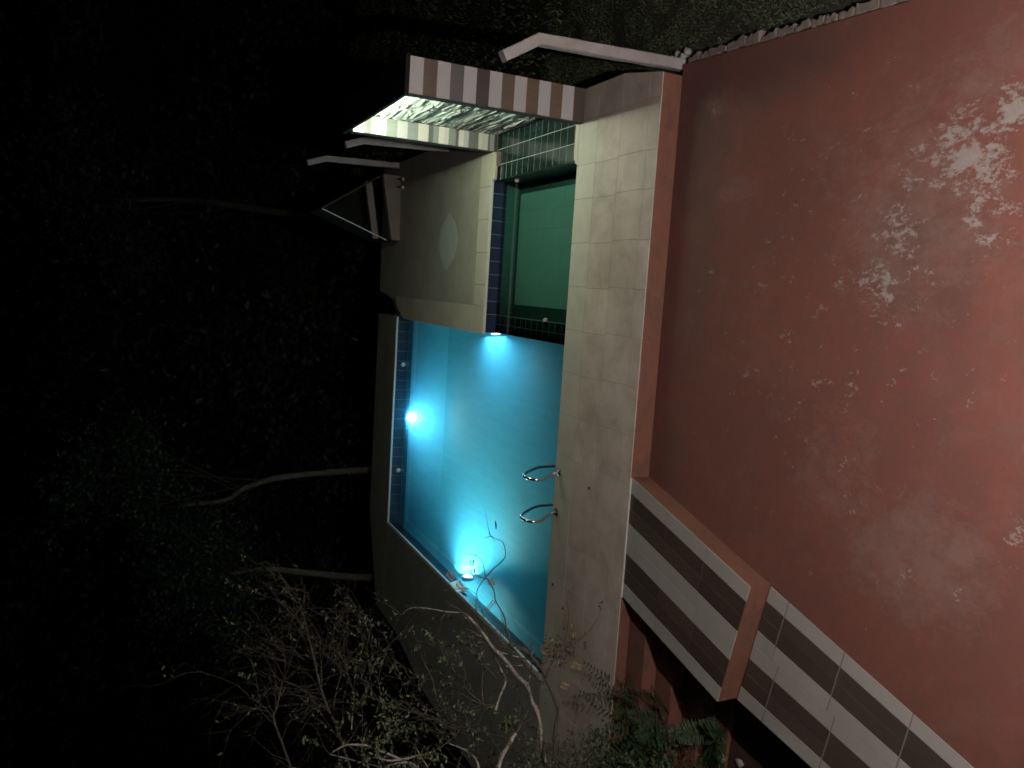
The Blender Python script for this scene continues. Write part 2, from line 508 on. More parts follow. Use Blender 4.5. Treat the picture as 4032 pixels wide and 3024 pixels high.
# broken cement kerb between the red floor and the lawn
kerb = empty('lawn_kerb', (2.75, 5.0, -0.3))
tag(kerb, kind='structure')
y = 8.02
while y > 0.4:
    L = random.uniform(0.12, 0.40)
    xe = 2.60 + (y-4.9)*0.0535 if y > 4.9 else 2.60 + (y-4.9)*0.007
    w = random.uniform(0.08, 0.125); h = -0.289 + random.uniform(-0.006, 0.008)
    mm = MB()
    pts = []
    for k in range(7): pts.append((xe+0.004+random.uniform(0.0, 0.022), y-L+0.003+(L-0.006)*k/6))
    pts2 = [(xe+w+random.uniform(-0.035, 0.016), p[1]+random.uniform(-.004, .004)) for p in reversed(pts)]
    poly = [(p[0], p[1]) for p in pts2[::-1]]
    # counter-clockwise: inner edge downwards, outer edge upwards
    ring = list(reversed(pts)) + poly
    mm.prism(ring, -0.42, h, 0.012)
    mm.obj('kerb_stone', KERB, kerb)
    y -= L

# ------------------------------------------------------------------ lawn
def lawn_z(x, y):
    return -0.385 + 0.03*noise.noise(Vector((x*0.9, y*0.9, 1.0))) - 0.012*max(0, y-9)
m = MB()
nx, ny = 40, 60
for j in range(ny+1):
    for i in range(nx+1):
        x = 2.70 + 26*(i/nx)**1.6; y = -3 + 40*(j/ny)
        z = lawn_z(x, y) if i else lawn_z(x, y)-0.25
        m.v.append((x, y, z))
for j in range(ny):
    for i in range(nx):
        a = j*(nx+1)+i
        m.f.append((a, a+1, a+nx+2, a+nx+1))
tag(m.obj('lawn', DIRT, smooth=True), kind='structure')
m = MB()
def blade(m, x, y, z, h, w, lean):
    a = random.uniform(0, 6.283); b = random.uniform(0, 6.283)
    dx, dy = math.cos(a)*w, math.sin(a)*w
    lx, ly = math.cos(b)*lean, math.sin(b)*lean
    n = len(m.v)
    m.v += [(x-dx, y-dy, z), (x+dx, y+dy, z), (x+lx, y+ly, z+h)]
    m.f.append((n, n+1, n+2))
for i in range(95000):
    x = 2.80 + 5.2*random.random()**1.25; y = 2.5 + 9.5*random.random()
    if x < 2.86 + 0.04*noise.noise(Vector((y*4, 0, 0))): continue
    d = noise.noise(Vector((x*2.2, y*2.2, 5.0)))
    if d < -0.28 and random.random() < 0.75: continue
    hgt = random.uniform(0.018, 0.05)*(1+0.8*d)
    blade(m, x, y, lawn_z(x, y)-0.004, hgt, random.uniform(0.003, 0.007), random.uniform(0.01, 0.05))
for i in range(26000):
    x = 2.85 + 13*random.random(); y = 11.5 + 14*random.random()
    d = noise.noise(Vector((x*1.4, y*1.4, 5.0)))
    blade(m, x, y, lawn_z(x, y)-0.004, random.uniform(0.04, 0.11)*(1+d), random.uniform(0.008, 0.018), random.uniform(0.02, 0.08))
tag(m.obj('grass', GRASS), kind='stuff')

# ------------------------------------------------------------------ pool deck (front strip)
m = MB()
m.prism([(-7.6, 8.08), (2.645, 8.08), (2.80, 8.85), (2.80, 10.06), (1.84, 10.06), (1.78, 9.955), (-7.6, 9.955)], -1.3, -0.014)
deck = m.obj('pool_deck', REDW); tag(deck, kind='structure')
m = MB()
m.prism([(-7.55, 8.10), (2.63, 8.10), (2.78, 8.85), (2.78, 10.04), (1.86, 10.04), (1.80, 9.94), (-7.55, 9.94)], -0.013, -0.004)
m.obj('mortar_bed', JOINT, deck)
rows = [(8.072, 8.307), (8.312, 8.908), (8.913, 9.478), (9.483, 9.972)]
seams = [2.375, 1.775, 1.317, 0.716, 0.117, -0.483, -1.083, -1.683, -2.283, -2.883, -3.483, -4.083, -4.683, -5.283, -5.883, -6.483, -7.083, -7.6]
for ri, (ya, yb) in enumerate(rows):
    for k in range(len(seams)):
        def edge(yy): return 2.645 + min(1, max(0, (yy-8.08)/0.77))*0.155
        off = (0, 0.012, -0.010, 0.004)[ri]
        if k == 0:
            poly = [(seams[0]+off, ya), (edge(ya), ya), (edge(yb), yb), (seams[0]+off, yb)]
        else:
            x1 = seams[k-1]-0.0045+off; x0 = seams[k]+off
            poly = [(x0, ya), (x1, ya), (x1, yb), (x0, yb)]
        zt = random.uniform(-0.0008, 0.0008)
        mm = MB(); mm.prism(poly, -0.012, zt, 0.0012)
        mm.obj('tile', COPE if ri == 3 else DECK, deck)
# overlapping piece of coping beside the tiled ledge
mm = MB(); mm.prism([(1.80, 9.975), (2.36, 9.975), (2.36, 10.075), (2.0, 10.085), (1.88, 10.07), (1.815, 10.02)], -0.05, 0.002, 0.006)
mm.obj('coping_piece', COPE, deck)
# thin pale trim where the walkway meets the deck
m = MB(); m.box(-3.72, -2.19, 8.058, 8.070, -0.06, -0.002); m.obj('edge_trim', WHITE_RIM, deck)

# ------------------------------------------------------------------ garden steps going down on the left
steps = empty('garden_steps', (-4.6, 7.6, -0.8)); tag(steps, kind='structure')
levels = [(-0.172, 7.715), (-0.370, 7.385), (-0.560, 7.06), (-0.74, 6.75)]
yb = 8.076
for z, ya in levels:
    m = MB(); m.box(-5.95, -2.30, ya, yb, -1.3, z)
    m.obj('step', REDW, steps)
    yb = ya - 0.002

# ------------------------------------------------------------------ striped walkway, two levels
def walkway(name, A, B, Cc, D, z, bot, cuts, side_mat):
    """A near-right, B near-left (far end from camera), C left, D right at the step; bilinear"""
    A, B, Cc, D = (Vector(p) for p in (A, B, Cc, D))
    m = MB(); m.prism([tuple(D), tuple(A), tuple(B), tuple(Cc)], bot, z-0.013)
    root = m.obj(name, side_mat); tag(root, kind='structure')
    # mortar bed
    def P(s, t): return (A*(1-s)+B*s)*(1-t) + (D*(1-s)+Cc*s)*t
    m = MB(); m.prism([tuple(P(.004,.996)), tuple(P(.004,.004)), tuple(P(.996,.004)), tuple(P(.996,.996))], z-0.0125, z-0.0035)
    m.obj('mortar_bed', JOINT, root)
    cols = ['p', 'd', 'd', 'p', 'p', 'd', 'd', 'p']
    g = 0.0022
    for c in range(8):
        cc = [0.0] + list(cuts[0] if c < 4 else cuts[1]) + [1.0]
        for k in range(len(cc)-1):
            t0, t1 = cc[k], cc[k+1]
            s0, s1 = c/8 + g, (c+1)/8 - g
            gt = 0.0014
            poly = [P(s0, t1-gt), P(s0, t0+gt), P(s1, t0+gt), P(s1, t1-gt)]
            mm = MB(); mm.prism([tuple(p) for p in poly], z-0.012, z+random.uniform(-0.0008, 0.0008), 0.002)
            mm.obj('tile', PALE_TILE if cols[c] == 'p' else DARK_TILE, root)
    return root
walkway('upper_walkway', (-2.185, 8.068), (-3.715, 8.066), (-4.14, 6.18), (-2.77, 5.87), -0.018, -1.3,
        ((0.035, 0.355, 0.68), (0.08, 0.37, 0.70)), REDW)
walkway('lower_walkway', (-2.783, 5.862), (-4.15, 6.172), (-4.80, 1.10), (-4.05, 1.10), -0.272, -1.3,
        ((0.055, 0.205, 0.36, 0.515, 0.67, 0.83), (0.075, 0.225, 0.38, 0.535, 0.69, 0.85)), REDW)

# ------------------------------------------------------------------ main pool basin
pool = empty('swimming_pool_basin', (-3.2, 14.0, -1.5)); tag(pool, kind='structure')
X0, X1, Y0, Y1 = -5.70, -0.75, 9.955, 18.07
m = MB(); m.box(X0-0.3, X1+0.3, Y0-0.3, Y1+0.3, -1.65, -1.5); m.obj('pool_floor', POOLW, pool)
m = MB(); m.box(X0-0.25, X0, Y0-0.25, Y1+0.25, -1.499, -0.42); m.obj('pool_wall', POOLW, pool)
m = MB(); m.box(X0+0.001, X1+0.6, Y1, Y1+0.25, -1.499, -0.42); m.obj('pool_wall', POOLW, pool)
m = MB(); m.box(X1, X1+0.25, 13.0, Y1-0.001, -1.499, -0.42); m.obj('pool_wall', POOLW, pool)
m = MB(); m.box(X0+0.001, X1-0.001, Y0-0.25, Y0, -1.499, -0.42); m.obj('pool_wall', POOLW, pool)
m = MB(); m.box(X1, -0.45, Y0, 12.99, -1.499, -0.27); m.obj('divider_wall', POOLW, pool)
# grout backing for the waterline tiles
m = MB()
m.box(X0-0.25, X0-0.008, Y0, Y1+0.25, -0.419, -0.03)
m.box(X0-0.007, X1+0.6, Y1+0.008, Y1+0.25, -0.419, -0.03)
m.box(X1+0.008, X1+0.25, 13.06, Y1+0.007, -0.419, -0.03)
m.box(X0, -0.45, Y0-0.25, Y0-0.008, -0.419, -0.06)
m.obj('grout_backing', GROUT, pool)
tx = MB(); tx.box(-0.1115, 0.1115, 0, 0.012, 0, 0.27); tile_x = tx.mesh('waterline_tile', BLUE_X)
ty = MB(); ty.box(-0.012, 0, -0.1115, 0.1115, 0, 0.27); tile_y = ty.mesh('waterline_tile', BLUE_Y)
tx2 = MB(); tx2.box(-0.1115, 0.1115, 0, 0.012, 0, 0.10); tile_x2 = tx2.mesh('waterline_tile', BLUE_X)
ty2 = MB(); ty2.box(-0.012, 0, -0.1115, 0.1115, 0, 0.10); tile_y2 = ty2.mesh('waterline_tile', BLUE_Y)
x = X0+0.115
while x < X1+0.02:
    place(tile_x, 'waterline_tile', (x, Y1-0.003, -0.31), pool)
    place(tile_x2, 'waterline_tile', (x, Y1-0.003, -0.418), pool)
    x += 0.23
y = Y1-0.12
while y > Y0:
    place(tile_y, 'waterline_tile', (X0+0.003, y, -0.31), pool)
    place(tile_y2, 'waterline_tile', (X0+0.003, y, -0.418), pool)
    if y > 13.1:
        o = place(tile_y, 'waterline_tile', (X1-0.002, y, -0.31), pool, rz=math.pi)
    y -= 0.23
# top of the low wall between the two pools, tiled in two rows just at water level
m = MB(); m.box(-0.747, -0.433, 9.957, 12.985, -0.2695, -0.2515); m.obj('grout_backing', GROUT, pool)
td = MB(); td.box(-0.0745, 0.0745, -0.097, 0.097, 0, 0.012); tile_d = td.mesh('divider_tile', TEAL)
tb = MB(); tb.box(-0.0745, 0.0745, -0.097, 0.097, 0, 0.012); tile_b = tb.mesh('divider_tile', BLUE_Y)
for c, xx in enumerate((-0.669, -0.514)):
    y = 12.88
    while y > 9.97:
        place(tile_b if y > 12.5 else tile_d, 'divider_tile', (xx, y, -0.2615), pool)
        y -= 0.203
# white return inlets on the far wall
for xx in (-1.87, -4.42):
    m = MB(); m.lathe((xx, Y1-0.004, -0.205), (0, -1, 0), [(-0.005, 0.052), (0.02, 0.055), (0.045, 0.045), (0.06, 0.02), (0.062, 0.002)], 16)
    m.obj('return_inlet', WHITE_P, pool, smooth=True)
# skimmer flap on the left wall
m = MB()
m.add([(X0+0.01, 13.92, 0.0), (X0+0.03, 13.40, 0.02), (X0+0.075, 13.38, -0.19), (X0+0.06, 13.90, -0.20),
       (X0+0.002, 13.92, 0.0), (X0+0.002, 13.40, 0.02), (X0+0.06, 13.38, -0.195), (X0+0.045, 13.90, -0.205)],
      [(0,1,2,3),(7,6,5,4),(0,4,5,1),(1,5,6,2),(2,6,7,3),(3,7,4,0)])
m.obj('skimmer_flap', WHITE_P, pool, fix=True)
# underwater lights
def pool_light(c, ax, watts, spread, size=0.085, colr=(0.80, 0.95, 1.0)):
    c = Vector(c); ax = Vector(ax)
    m = MB(); m.lathe(c, ax, [(-0.01, 0.12), (0.02, 0.125), (0.03, 0.10), (0.031, 0.02)], 20)
    f = m.obj('pool_light', WHITE_P, pool, smooth=False)
    m = MB(); m.lathe(c, ax, [(0.032, size), (0.045, size*0.9), (0.05, size*0.5), (0.052, 0.004)], 20)
    m.obj('lens', LENS_ON, f)
    ld = bpy.data.lights.new('pool_light_beam', 'AREA')
    ld.shape = 'DISK'; ld.size = 0.42; ld.energy = watts; ld.color = colr; ld.spread = math.radians(spread)
    lo = bpy.data.objects.new('pool_light_beam', ld)
    COL.objects.link(lo)
    lo.location = c + ax*0.10
    lo.rotation_euler = ax.to_track_quat('-Z', 'Y').to_euler()
pool_light((X0+0.004, 14.1, -0.48), (1, 0.10, -0.10), 120, 160, colr=(0.74, 1.0, 0.96))
pool_light((X1-0.004, 13.45, -0.48), (-1, 0.0, -0.10), 40, 165, colr=(0.70, 0.87, 1.0))
pool_light((-3.13, Y1-0.006, -0.47), (0, -1, -0.10), 85, 155, 0.12, colr=(0.75, 0.9, 1.0))
# coping strips (bullnose) on the far and left edges
rim = []
m = MB(); m.box(X0-0.0, X1-0.0, Y1-0.030, Y1+0.045, -0.035, 0.004); m.obj('bullnose', WHITE_RIM, pool)
m = MB(); m.box(X0-0.045, X0+0.030, Y0+0.03, Y1+0.045, -0.036, 0.0035); m.obj('bullnose', WHITE_RIM, pool)

# main pool water
WATER = m_water('pool_water', (0.80, 0.97, 1.0), 0.03, (0.10, 0.545, 0.83), 0.42, 0.1, 0.30)
m = MB(); m.box(X0+0.006, X1-0.006, Y0+0.006, Y1-0.006, -1.497, -0.255)
tag(m.obj('pool_water', WATER), kind='structure')

# ------------------------------------------------------------------ cement terraces round the pool
m = MB(); m.prism([(-8.0, 18.118), (-0.76, 18.118), (-0.76, 19.60), (-5.8, 19.66), (-8.0, 18.72)], -1.3, -0.002)
tag(m.obj('far_terrace', CEM_DARK), kind='structure')
m = MB(); m.prism([(-8.6, 9.96), (-5.748, 9.96), (-5.748, 18.115), (-8.0, 18.115), (-8.02, 17.1), (-8.45, 14.8)], -1.3, -0.003)
tag(m.obj('left_terrace', CEM_DARK), kind='structure')

terr = MB(); terr.prism([(-0.745, 13.0), (2.81, 13.0), (2.81, 19.7), (-0.30, 19.62), (-0.36, 18.5), (-0.745, 17.75)], -1.3, -0.014)
terrace = terr.obj('pool_terrace', JOINT); tag(terrace, kind='structure')
m = MB(); m.prism([(-0.285, 13.445), (2.80, 13.445), (2.80, 19.69), (-0.29, 19.61), (-0.355, 18.5), (-0.285, 18.2)], -0.013, -0.004)
m.obj('cement_screed', CEM, terrace)
xs = [2.345, 1.775, 1.21, 0.64, 0.075, -0.29]
for i in range(len(xs)-1):
    y0 = 12.955
    mm = MB(); mm.prism([(xs[i+1]+0.004, y0), (xs[i], y0), (xs[i], 13.44), (xs[i+1]+0.004, 13.44)], -0.03, 0.004, 0.006)
    mm.obj('coping_tile', COPE, terrace)
mm = MB(); mm.prism([(-0.775, 12.955), (-0.29, 12.955), (-0.29, 13.44), (-0.775, 13.44)], -0.03, 0.004, 0.006); mm.obj('coping_tile', COPE, terrace)
ys = [13.444, 14.02, 14.60, 15.18, 15.76, 16.34, 16.92, 17.50]
for i in range(len(ys)-1):
    mm = MB(); mm.prism([(-0.775, ys[i]+0.003), (-0.29, ys[i]+0.003), (-0.29, ys[i+1]), (-0.775, ys[i+1])], -0.03, 0.003, 0.004)
    mm.obj('coping_tile', COPE, terrace)
mm = MB(); mm.prism([(-0.775, 17.503), (-0.29, 17.503), (-0.29, 18.2), (-0.47, 18.15), (-0.70, 17.75)], -0.03, 0.003, 0.004)
mm.obj('coping_tile', COPE, terrace)
# white nosing along the front of the terrace
m = MB(); m.box(-0.775, 1.86, 12.925, 12.953, -0.04, 0.002); m.obj('bullnose', WHITE_RIM, terrace)
# broken lump of coping beside the fountain wing
m = MB(); m.prism([(1.86, 12.90), (1.88, 12.84), (2.10, 12.83), (2.33, 12.84), (2.345, 12.952), (1.86, 12.952)], -0.05, 0.006, 0.01); m.obj('coping_piece', COPE, terrace)
m = MB(); m.prism([(2.10, 12.79), (2.34, 12.78), (2.345, 12.836), (2.10, 12.828)], -0.10, -0.02, 0.01); m.obj('broken_mortar', KERB, terrace)
# pale patch of newer cement
poly = []
for k in range(48):
    a = 2*math.pi*k/48
    px = 0.56*math.cos(a)
    py = math.copysign(0.52*(1-abs(px/0.56)**2.3), math.sin(a))*(0.9 if math.sin(a) > 0 else 1.0)
    wob = 1+0.05*noise.noise(Vector((math.cos(a)*2, math.sin(a)*2, 4)))
    poly.append((0.88+px*wob, 14.95+py*wob))
m = MB(); m.prism(poly, -0.0045, 0.0005); m.obj('cement_patch', CEM_PATCH, terrace)

# ------------------------------------------------------------------ paddling pool
kid = empty('paddling_pool_basin', (0.7, 11.5, -0.6)); tag(kid, kind='structure')
m = MB(); m.box(-0.449, 2.05, 9.956, 13.0, -0.75, -0.56); m.obj('pool_floor', KIDD, kid)
# floor of pale green tiles inside a dark border
KX0, KX1, KY0, KY1 = -0.235, 1.69, 10.0, 12.88
nxk, nyk = 6, 9
for i in range(nxk):
    for j in range(nyk):
        w = (KX1-KX0)/nxk; h = (KY1-KY0)/nyk
        mm = MB(); mm.box(KX0+i*w+0.0012, KX0+(i+1)*w-0.0012, KY0+j*h+0.0012, KY0+(j+1)*h-0.0012, -0.558, -0.548)
        mm.obj('floor_tile', KIDF, kid)
m = MB(); m.box(-0.449, 2.05, 12.968, 13.2, -0.559, -0.03); m.obj('grout_backing', GROUT, kid)
tk = MB(); tk.box(-0.1145, 0.1145, 0, 0.012, 0, 0.245); tile_k = tk.mesh('wall_tile', KIDW)
for xx in (-0.546, -0.634): place(tile_x, 'waterline_tile', (xx, 12.959 if xx < -0.6 else 12.958, -0.306), kid)
x = -0.43+0.116
while x < 1.9:
    place(tile_x, 'waterline_tile', (x, 12.958, -0.306), kid)
    place(tile_k, 'wall_tile', (x, 12.958, -0.555), kid)
    x += 0.232
m = MB(); m.box(-0.4485, -0.433, 9.957, 12.955, -0.559, -0.2705); m.obj('side_lining', KIDD, kid)
m = MB(); m.box(-0.432, 1.86, 9.957, 9.972, -0.559, -0.07); m.obj('side_lining', KIDD, kid)
m = MB(); m.box(1.868, 1.885, 9.975, 12.955, -0.559, -0.098); m.obj('side_lining', KIDD, kid)
for c, ax in (((1.86, 12.40, -0.235), (-1, 0, 0)), ((-0.432, 11.05, -0.235), (1, 0, 0))):
    m = MB(); m.lathe(c, ax, [(-0.005, 0.040), (0.015, 0.042), (0.04, 0.034), (0.055, 0.012), (0.056, 0.002)], 14)
    m.obj('return_inlet', CEM, kid, smooth=True)
KWATER = m_water('paddling_water', (0.70, 0.93, 0.88), 0.015, (0, 0, 0), 0.0, 0, 0.02)
m = MB()
m.add([(-0.747, 9.958, -0.246), (1.866, 9.958, -0.246), (1.866, 12.956, -0.246), (-0.747, 12.956, -0.246)], [(0, 1, 2, 3)])
tag(m.obj('paddling_pool_water', KWATER), kind='structure')

# ================================================================== FOUNTAIN WALL
ft = empty('fountain_wall', (2.55, 11.4, 0)); tag(ft, 'tall fountain wall with striped end pier, stacked stone face and lit roof beside the green pool', 'fountain wall')
# tiled ledge under the stone face
m = MB(); m.box(1.886, 2.80, 9.98, 13.0, -0.75, -0.0825)
ledge = m.obj('ledge', GROUT, ft)
tl = MB(); tl.prism([(-0.1245, -0.100), (0.1245, -0.100), (0.1245, 0.100), (-0.1245, 0.100)], 0, 0.014, 0.001); tile_l = tl.mesh('ledge_tile', TEAL)
for xx in (2.0, 2.2585, 2.517):
    y = 12.85
    while y > 10.0:
        place(tile_l, 'ledge_tile', (xx, y, -0.0945), ledge)
        y -= 0.208
# front pier
m = MB(); m.box(2.342, 2.80, 9.878, 10.02, 0.001, 2.50)
pier = m.obj('front_pier', DARK_TRIM, ft)
zs = [2.497-0.1783*k for k in range(15)]
seq = ['w', 'b', 'w', 'g', 'w', 'b2', 'w', 'b', 'w', 'b3', 'w', 'b3', 'w', 'b2']
mats = dict(w=WHITE_TILE, b=BROWN_TILE, g=GREY_TILE, b2=m_wood_tile('umber_wall_tile', (0.080, 0.060, 0.050), (0.105, 0.08, 0.066)), b3=m_wood_tile('tan_wall_tile', (0.15, 0.10, 0.070), (0.195, 0.135, 0.095)))
for k in range(14):
    mm = MB(); mm.box(2.352, 2.795, 9.864, 9.877, zs[k+1]+0.0012, zs[k]-0.0012)
    mm.obj('wall_tile', mats[seq[k]], pier)
# back wing
m = MB(); m.box(2.345, 2.66, 12.912, 13.10, 0.006, 2.44)
wing = m.obj('side_wing', DARK_TRIM, ft)
zz = 2.438; k = 0
while zz > 0.05:
    hgt = 0.178
    z0 = max(0.008, zz-hgt)
    light = k % 2 == 0
    n = random.choice((1, 2, 3)) if not light else random.choice((1, 2, 2))
    cuts = sorted([z0] + [z0+(zz-z0)*(q+random.uniform(-.25, .25))/n for q in range(1, n)] + [zz])
    for q in range(len(cuts)-1):
        mm = MB(); mm.box(2.350, 2.622, 12.899+random.uniform(0, 0.004), 12.911, cuts[q]+0.001, cuts[q+1]-0.001)
        mm.obj('wall_tile', random.choice((CREAM_TILE, CREAM_TILE, WHITE_TILE)) if light else random.choice((SAGE_TILE, SAGE_TILE, GREY_TILE)), wing)
    zz -= hgt; k += 1
# stacked stone face
m = MB(); m.box(2.665, 2.80, 10.021, 13.10, 0.0, 2.44)
sw = m.obj('stone_backing', DARK_TRIM, ft)
su = MB()
def rough_block(seed, mat):
    r = random.Random(seed)
    mm = MB()
    n = 5
    # front face (-x side) as a ragged strip of n columns, two rows
    for i in range(n+1):
        for j in range(3):
            mm.v.append((-0.5+r.uniform(0, 0.35) if 0 < i < n and j == 1 else -0.5+r.uniform(0.0, 0.5), -0.5+i/n, -0.5+j/2+(r.uniform(-.12, .12) if j == 1 else 0)))
    b = len(mm.v)
    for i in range(n+1):
        for j in (0, 2):
            mm.v.append((0.5, -0.5+i/n, -0.5+j/2))
    for i in range(n):
        for j in range(2):
            a = i*3+j
            mm.f.append((a, a+1, a+4, a+3))
        mm.f.append((i*3, (i+1)*3, b+(i+1)*2, b+i*2))
        mm.f.append((i*3+2, b+i*2+1, b+(i+1)*2+1, (i+1)*3+2))
    mm.f.append((0, b, b+1, 2, 1)); e = n*3
    mm.f.append((e, e+1, e+2, b+n*2+1, b+n*2))
    return mm.mesh('stone', mat)
blocks = [rough_block(s, STONE) for s in range(10)]
blocks_l = [rough_block(s+50, STONE_L) for s in range(10)]
z = 0.0; cnt = 0
while z < 2.43:
    h = random.choice((0.028, 0.036, 0.045, 0.055, 0.07))
    if z+h > 2.435: h = 2.436-z
    if h < 0.02: break
    y = 10.03; rowd = random.uniform(-0.012, 0.018)
    while y < 12.88:
        L = random.uniform(0.30, 1.05)
        if y+L > 12.70: L = 12.897-y
        depth = max(0.015, random.uniform(0.02, 0.055)+rowd)
        pale = (int((2.438-z-h*0.5)/0.178) % 2 == 0) != (random.random() < 0.12)
        o = place(random.choice(blocks_l if pale else blocks), 'stone', (2.6645-depth/2, y+L/2, z+h/2), sw, (depth, L-0.004, h-random.uniform(0.002, 0.008)))
        y += L; cnt += 1
    z += h
# roof slab and lamp
m = MB(); m.prism([(2.33, 9.875), (2.82, 9.875), (2.82, 13.13), (2.33, 13.13)], 2.502, 2.55)
m.obj('roof_slab', ROOF_M, ft)
m = MB(); m.box(2.36, 2.79, 10.03, 12.9, 2.4995, 2.5015); m.obj('soffit', WHITE_TILE, ft)
m = MB(); m.tube([(2.385, 10.06, 2.455), (2.385, 11.4, 2.455), (2.385, 12.86, 2.455)], 0.014, seg=10)
m.obj('light_tube', TUBE_ON, ft)
m = MB(); m.box(2.37, 2.40, 10.025, 10.055, 2.43, 2.499); m.box(2.37, 2.40, 12.865, 12.895, 2.43, 2.499); m.obj('tube_holder', WHITE_P, ft)

# ================================================================== FENCE POSTS
def post(bx, by, bz, bend, tip, label):
    m = MB()
    w, d = 0.065, 0.06
    P = [Vector((bx, by, bz)), Vector((bend[0], by, bend[1])), Vector((tip[0], by, tip[1]))]
    rings = []
    for i, p in enumerate(P):
        ww = w*(1.0, 0.98, 0.92)[i]
        if i == 0: t = P[1]-P[0]
        elif i == 2: t = P[2]-P[1]
        else: t = (P[1]-P[0]).normalized()+(P[2]-P[1]).normalized()
        t.normalize(); sx = Vector((t.z, 0, -t.x))
        c = 0.012
        ring = []
        for a, b in ((-1+c/ww, -1), (1-c/ww, -1), (1, -1+c/d), (1, 1-c/d), (1-c/ww, 1), (-1+c/ww, 1), (-1, 1-c/d), (-1, -1+c/d)):
            ring.append(p + sx*a*ww + Vector((0, 1, 0))*b*d)
        rings.append(ring)
    # subdivide the shaft a little and knock the edges about
    R = []
    for i in range(2):
        n = 14 if i == 0 else 5
        for k in range(n):
            f = k/n
            R.append([rings[i][q].lerp(rings[i+1][q], f) + Vector((random.uniform(-.003, .003), random.uniform(-.003, .003), 0)) for q in range(8)])
    R.append(rings[2])
    for r in R: m.v += [tuple(v) for v in r]
    for i in range(len(R)-1):
        for q in range(8):
            q2 = (q+1) % 8
            m.f.append((i*8+q, i*8+q2, (i+1)*8+q2, (i+1)*8+q))
    m.f.append(tuple(reversed(range(8)))); m.f.append(tuple((len(R)-1)*8+q for q in range(8)))
    o = m.obj('fence_post', CONC, fix=True)
    return tag(o, label, 'fence post', 'bent concrete fence posts')
post(2.80, 8.18, -0.45, (2.735, 1.585), (2.485, 2.0), 'pale concrete post with bent top standing at the corner of the red floor')
post(2.70, 15.2, -0.30, (2.63, 1.66), (2.50, 2.02), 'concrete post with bent top partly hidden behind the fountain wall')
post(2.74, 18.5, -0.30, (2.69, 1.66), (2.545, 2.09), 'dim concrete post with bent top beside the pump house at the back')
# mortar footing chips at the corner post
m = MB()
for k in range(7):
    cx, cy = 2.86+random.uniform(-.05, .10), 8.20+random.uniform(-.10, .28); r = random.uniform(0.02, 0.045)
    m.prism([(cx+r*math.cos(a+0.4*k), cy+r*random.uniform(.5, 1)*math.sin(a+0.4*k)) for a in (0, 1.2, 2.5, 3.8, 5.1)], -0.46, -0.30+random.uniform(-.03, .02), 0.01)
tag(m.obj('mortar_rubble', ROCK), kind='stuff')

# ================================================================== PUMP HOUSE AT THE BACK
ph = empty('pump_house', (1.7, 18.5, 0)); tag(ph, 'small dark pump house with triangular open gable behind the grey terrace', 'pump house')
m = MB(); m.add([(1.0, 18.12, 0), (2.47, 18.24, 0), (2.47, 18.24, 0.42), (1.0, 18.12, 0.19), (1.0, 18.30, 0), (2.47, 18.42, 0), (2.47, 18.42, 0.42), (1.0, 18.30, 0.19)],
      [(0,1,2,3),(5,4,7,6),(3,2,6,7),(1,5,6,2),(4,0,3,7),(0,4,5,1)])
m.obj('low_wall', m_cement('wall_cement', (0.20, 0.175, 0.155), (0.14, 0.125, 0.11), 2.0), ph)
m = MB(); m.add([(1.03, 18.6, 0.37), (2.33, 18.6, 0.58), (2.31, 18.6, 0.73), (1.02, 18.6, 0.50), (1.03, 18.7, 0.37), (2.33, 18.7, 0.58), (2.31, 18.7, 0.73), (1.02, 18.7, 0.50)],
      [(0,1,2,3),(5,4,7,6),(3,2,6,7),(1,5,6,2),(4,0,3,7),(0,4,5,1)])
m.obj('tie_beam', m_cement('beam_timber', (0.24, 0.20, 0.175), (0.13, 0.11, 0.10), 4), ph)
m = MB(); m.tube([(1.585, 18.5, 1.735), (1.30, 18.5, 0.975), (1.005, 18.5, 0.21)], 0.012, seg=6); m.obj('metal_rod', m_plain('galvanised_rod', (0.75, 0.75, 0.72), 0.5), ph)
m = MB(); m.tube([(1.585, 18.5, 1.74), (2.45, 18.5, 0.42)], 0.022, seg=6); m.obj('rafter', BARK_D, ph)
m = MB(); m.add([(1.0, 18.72, 0.0), (2.45, 18.72, 0.0), (2.45, 18.72, 0.42), (1.585, 18.72, 1.74), (1.0, 18.72, 0.2), (1.0, 19.9, 0.0), (2.45, 19.9, 0.0), (2.45, 19.9, 0.42), (1.585, 19.9, 1.74), (1.0, 19.9, 0.2)],
      [(9,8,7,6,5),(3,2,7,8),(4,3,8,9),(1,6,7,2),(5,0,4,9)])
m.obj('roof', ROOF_M, ph)
for i, (bx, lab) in enumerate(((2.375, 'small white garden spotlight at the foot of the back wall, nearer the post'), (2.195, 'small white garden spotlight at the foot of the back wall, farther from the post'))):
    sp = empty('garden_spotlight', (bx, 18.0, 0)); tag(sp, lab, 'spotlight', 'small garden spotlights')
    m = MB(); m.lathe((bx, 18.0, -0.003), (0, 0, 1), [(0, 0.03), (0.045, 0.034), (0.055, 0.03), (0.058, 0.004)], 12); m.obj('cap', WHITE_P, sp)
    m = MB(); m.lathe((bx, 18.0, 0.056), (0, 0, 1), [(0, 0.035), (0.05, 0.02), (0.11, 0.004)], 10); m.obj('spike', BLACK_P, sp)

# black drain hose at the left end of the terrace
m = MB(); m.tube([(-0.72, 17.70, 0.028), (-0.62, 18.0, 0.03), (-0.48, 18.25, 0.03), (-0.36, 18.5, 0.03), (-0.29, 18.8, 0.03), (-0.25, 19.1, 0.03), (-0.22, 19.5, 0.03)], 0.02, seg=8)
tag(m.obj('drain_hose', BLACK_P, smooth=True), 'black drain hose curving past the left end of the terrace coping', 'hose')

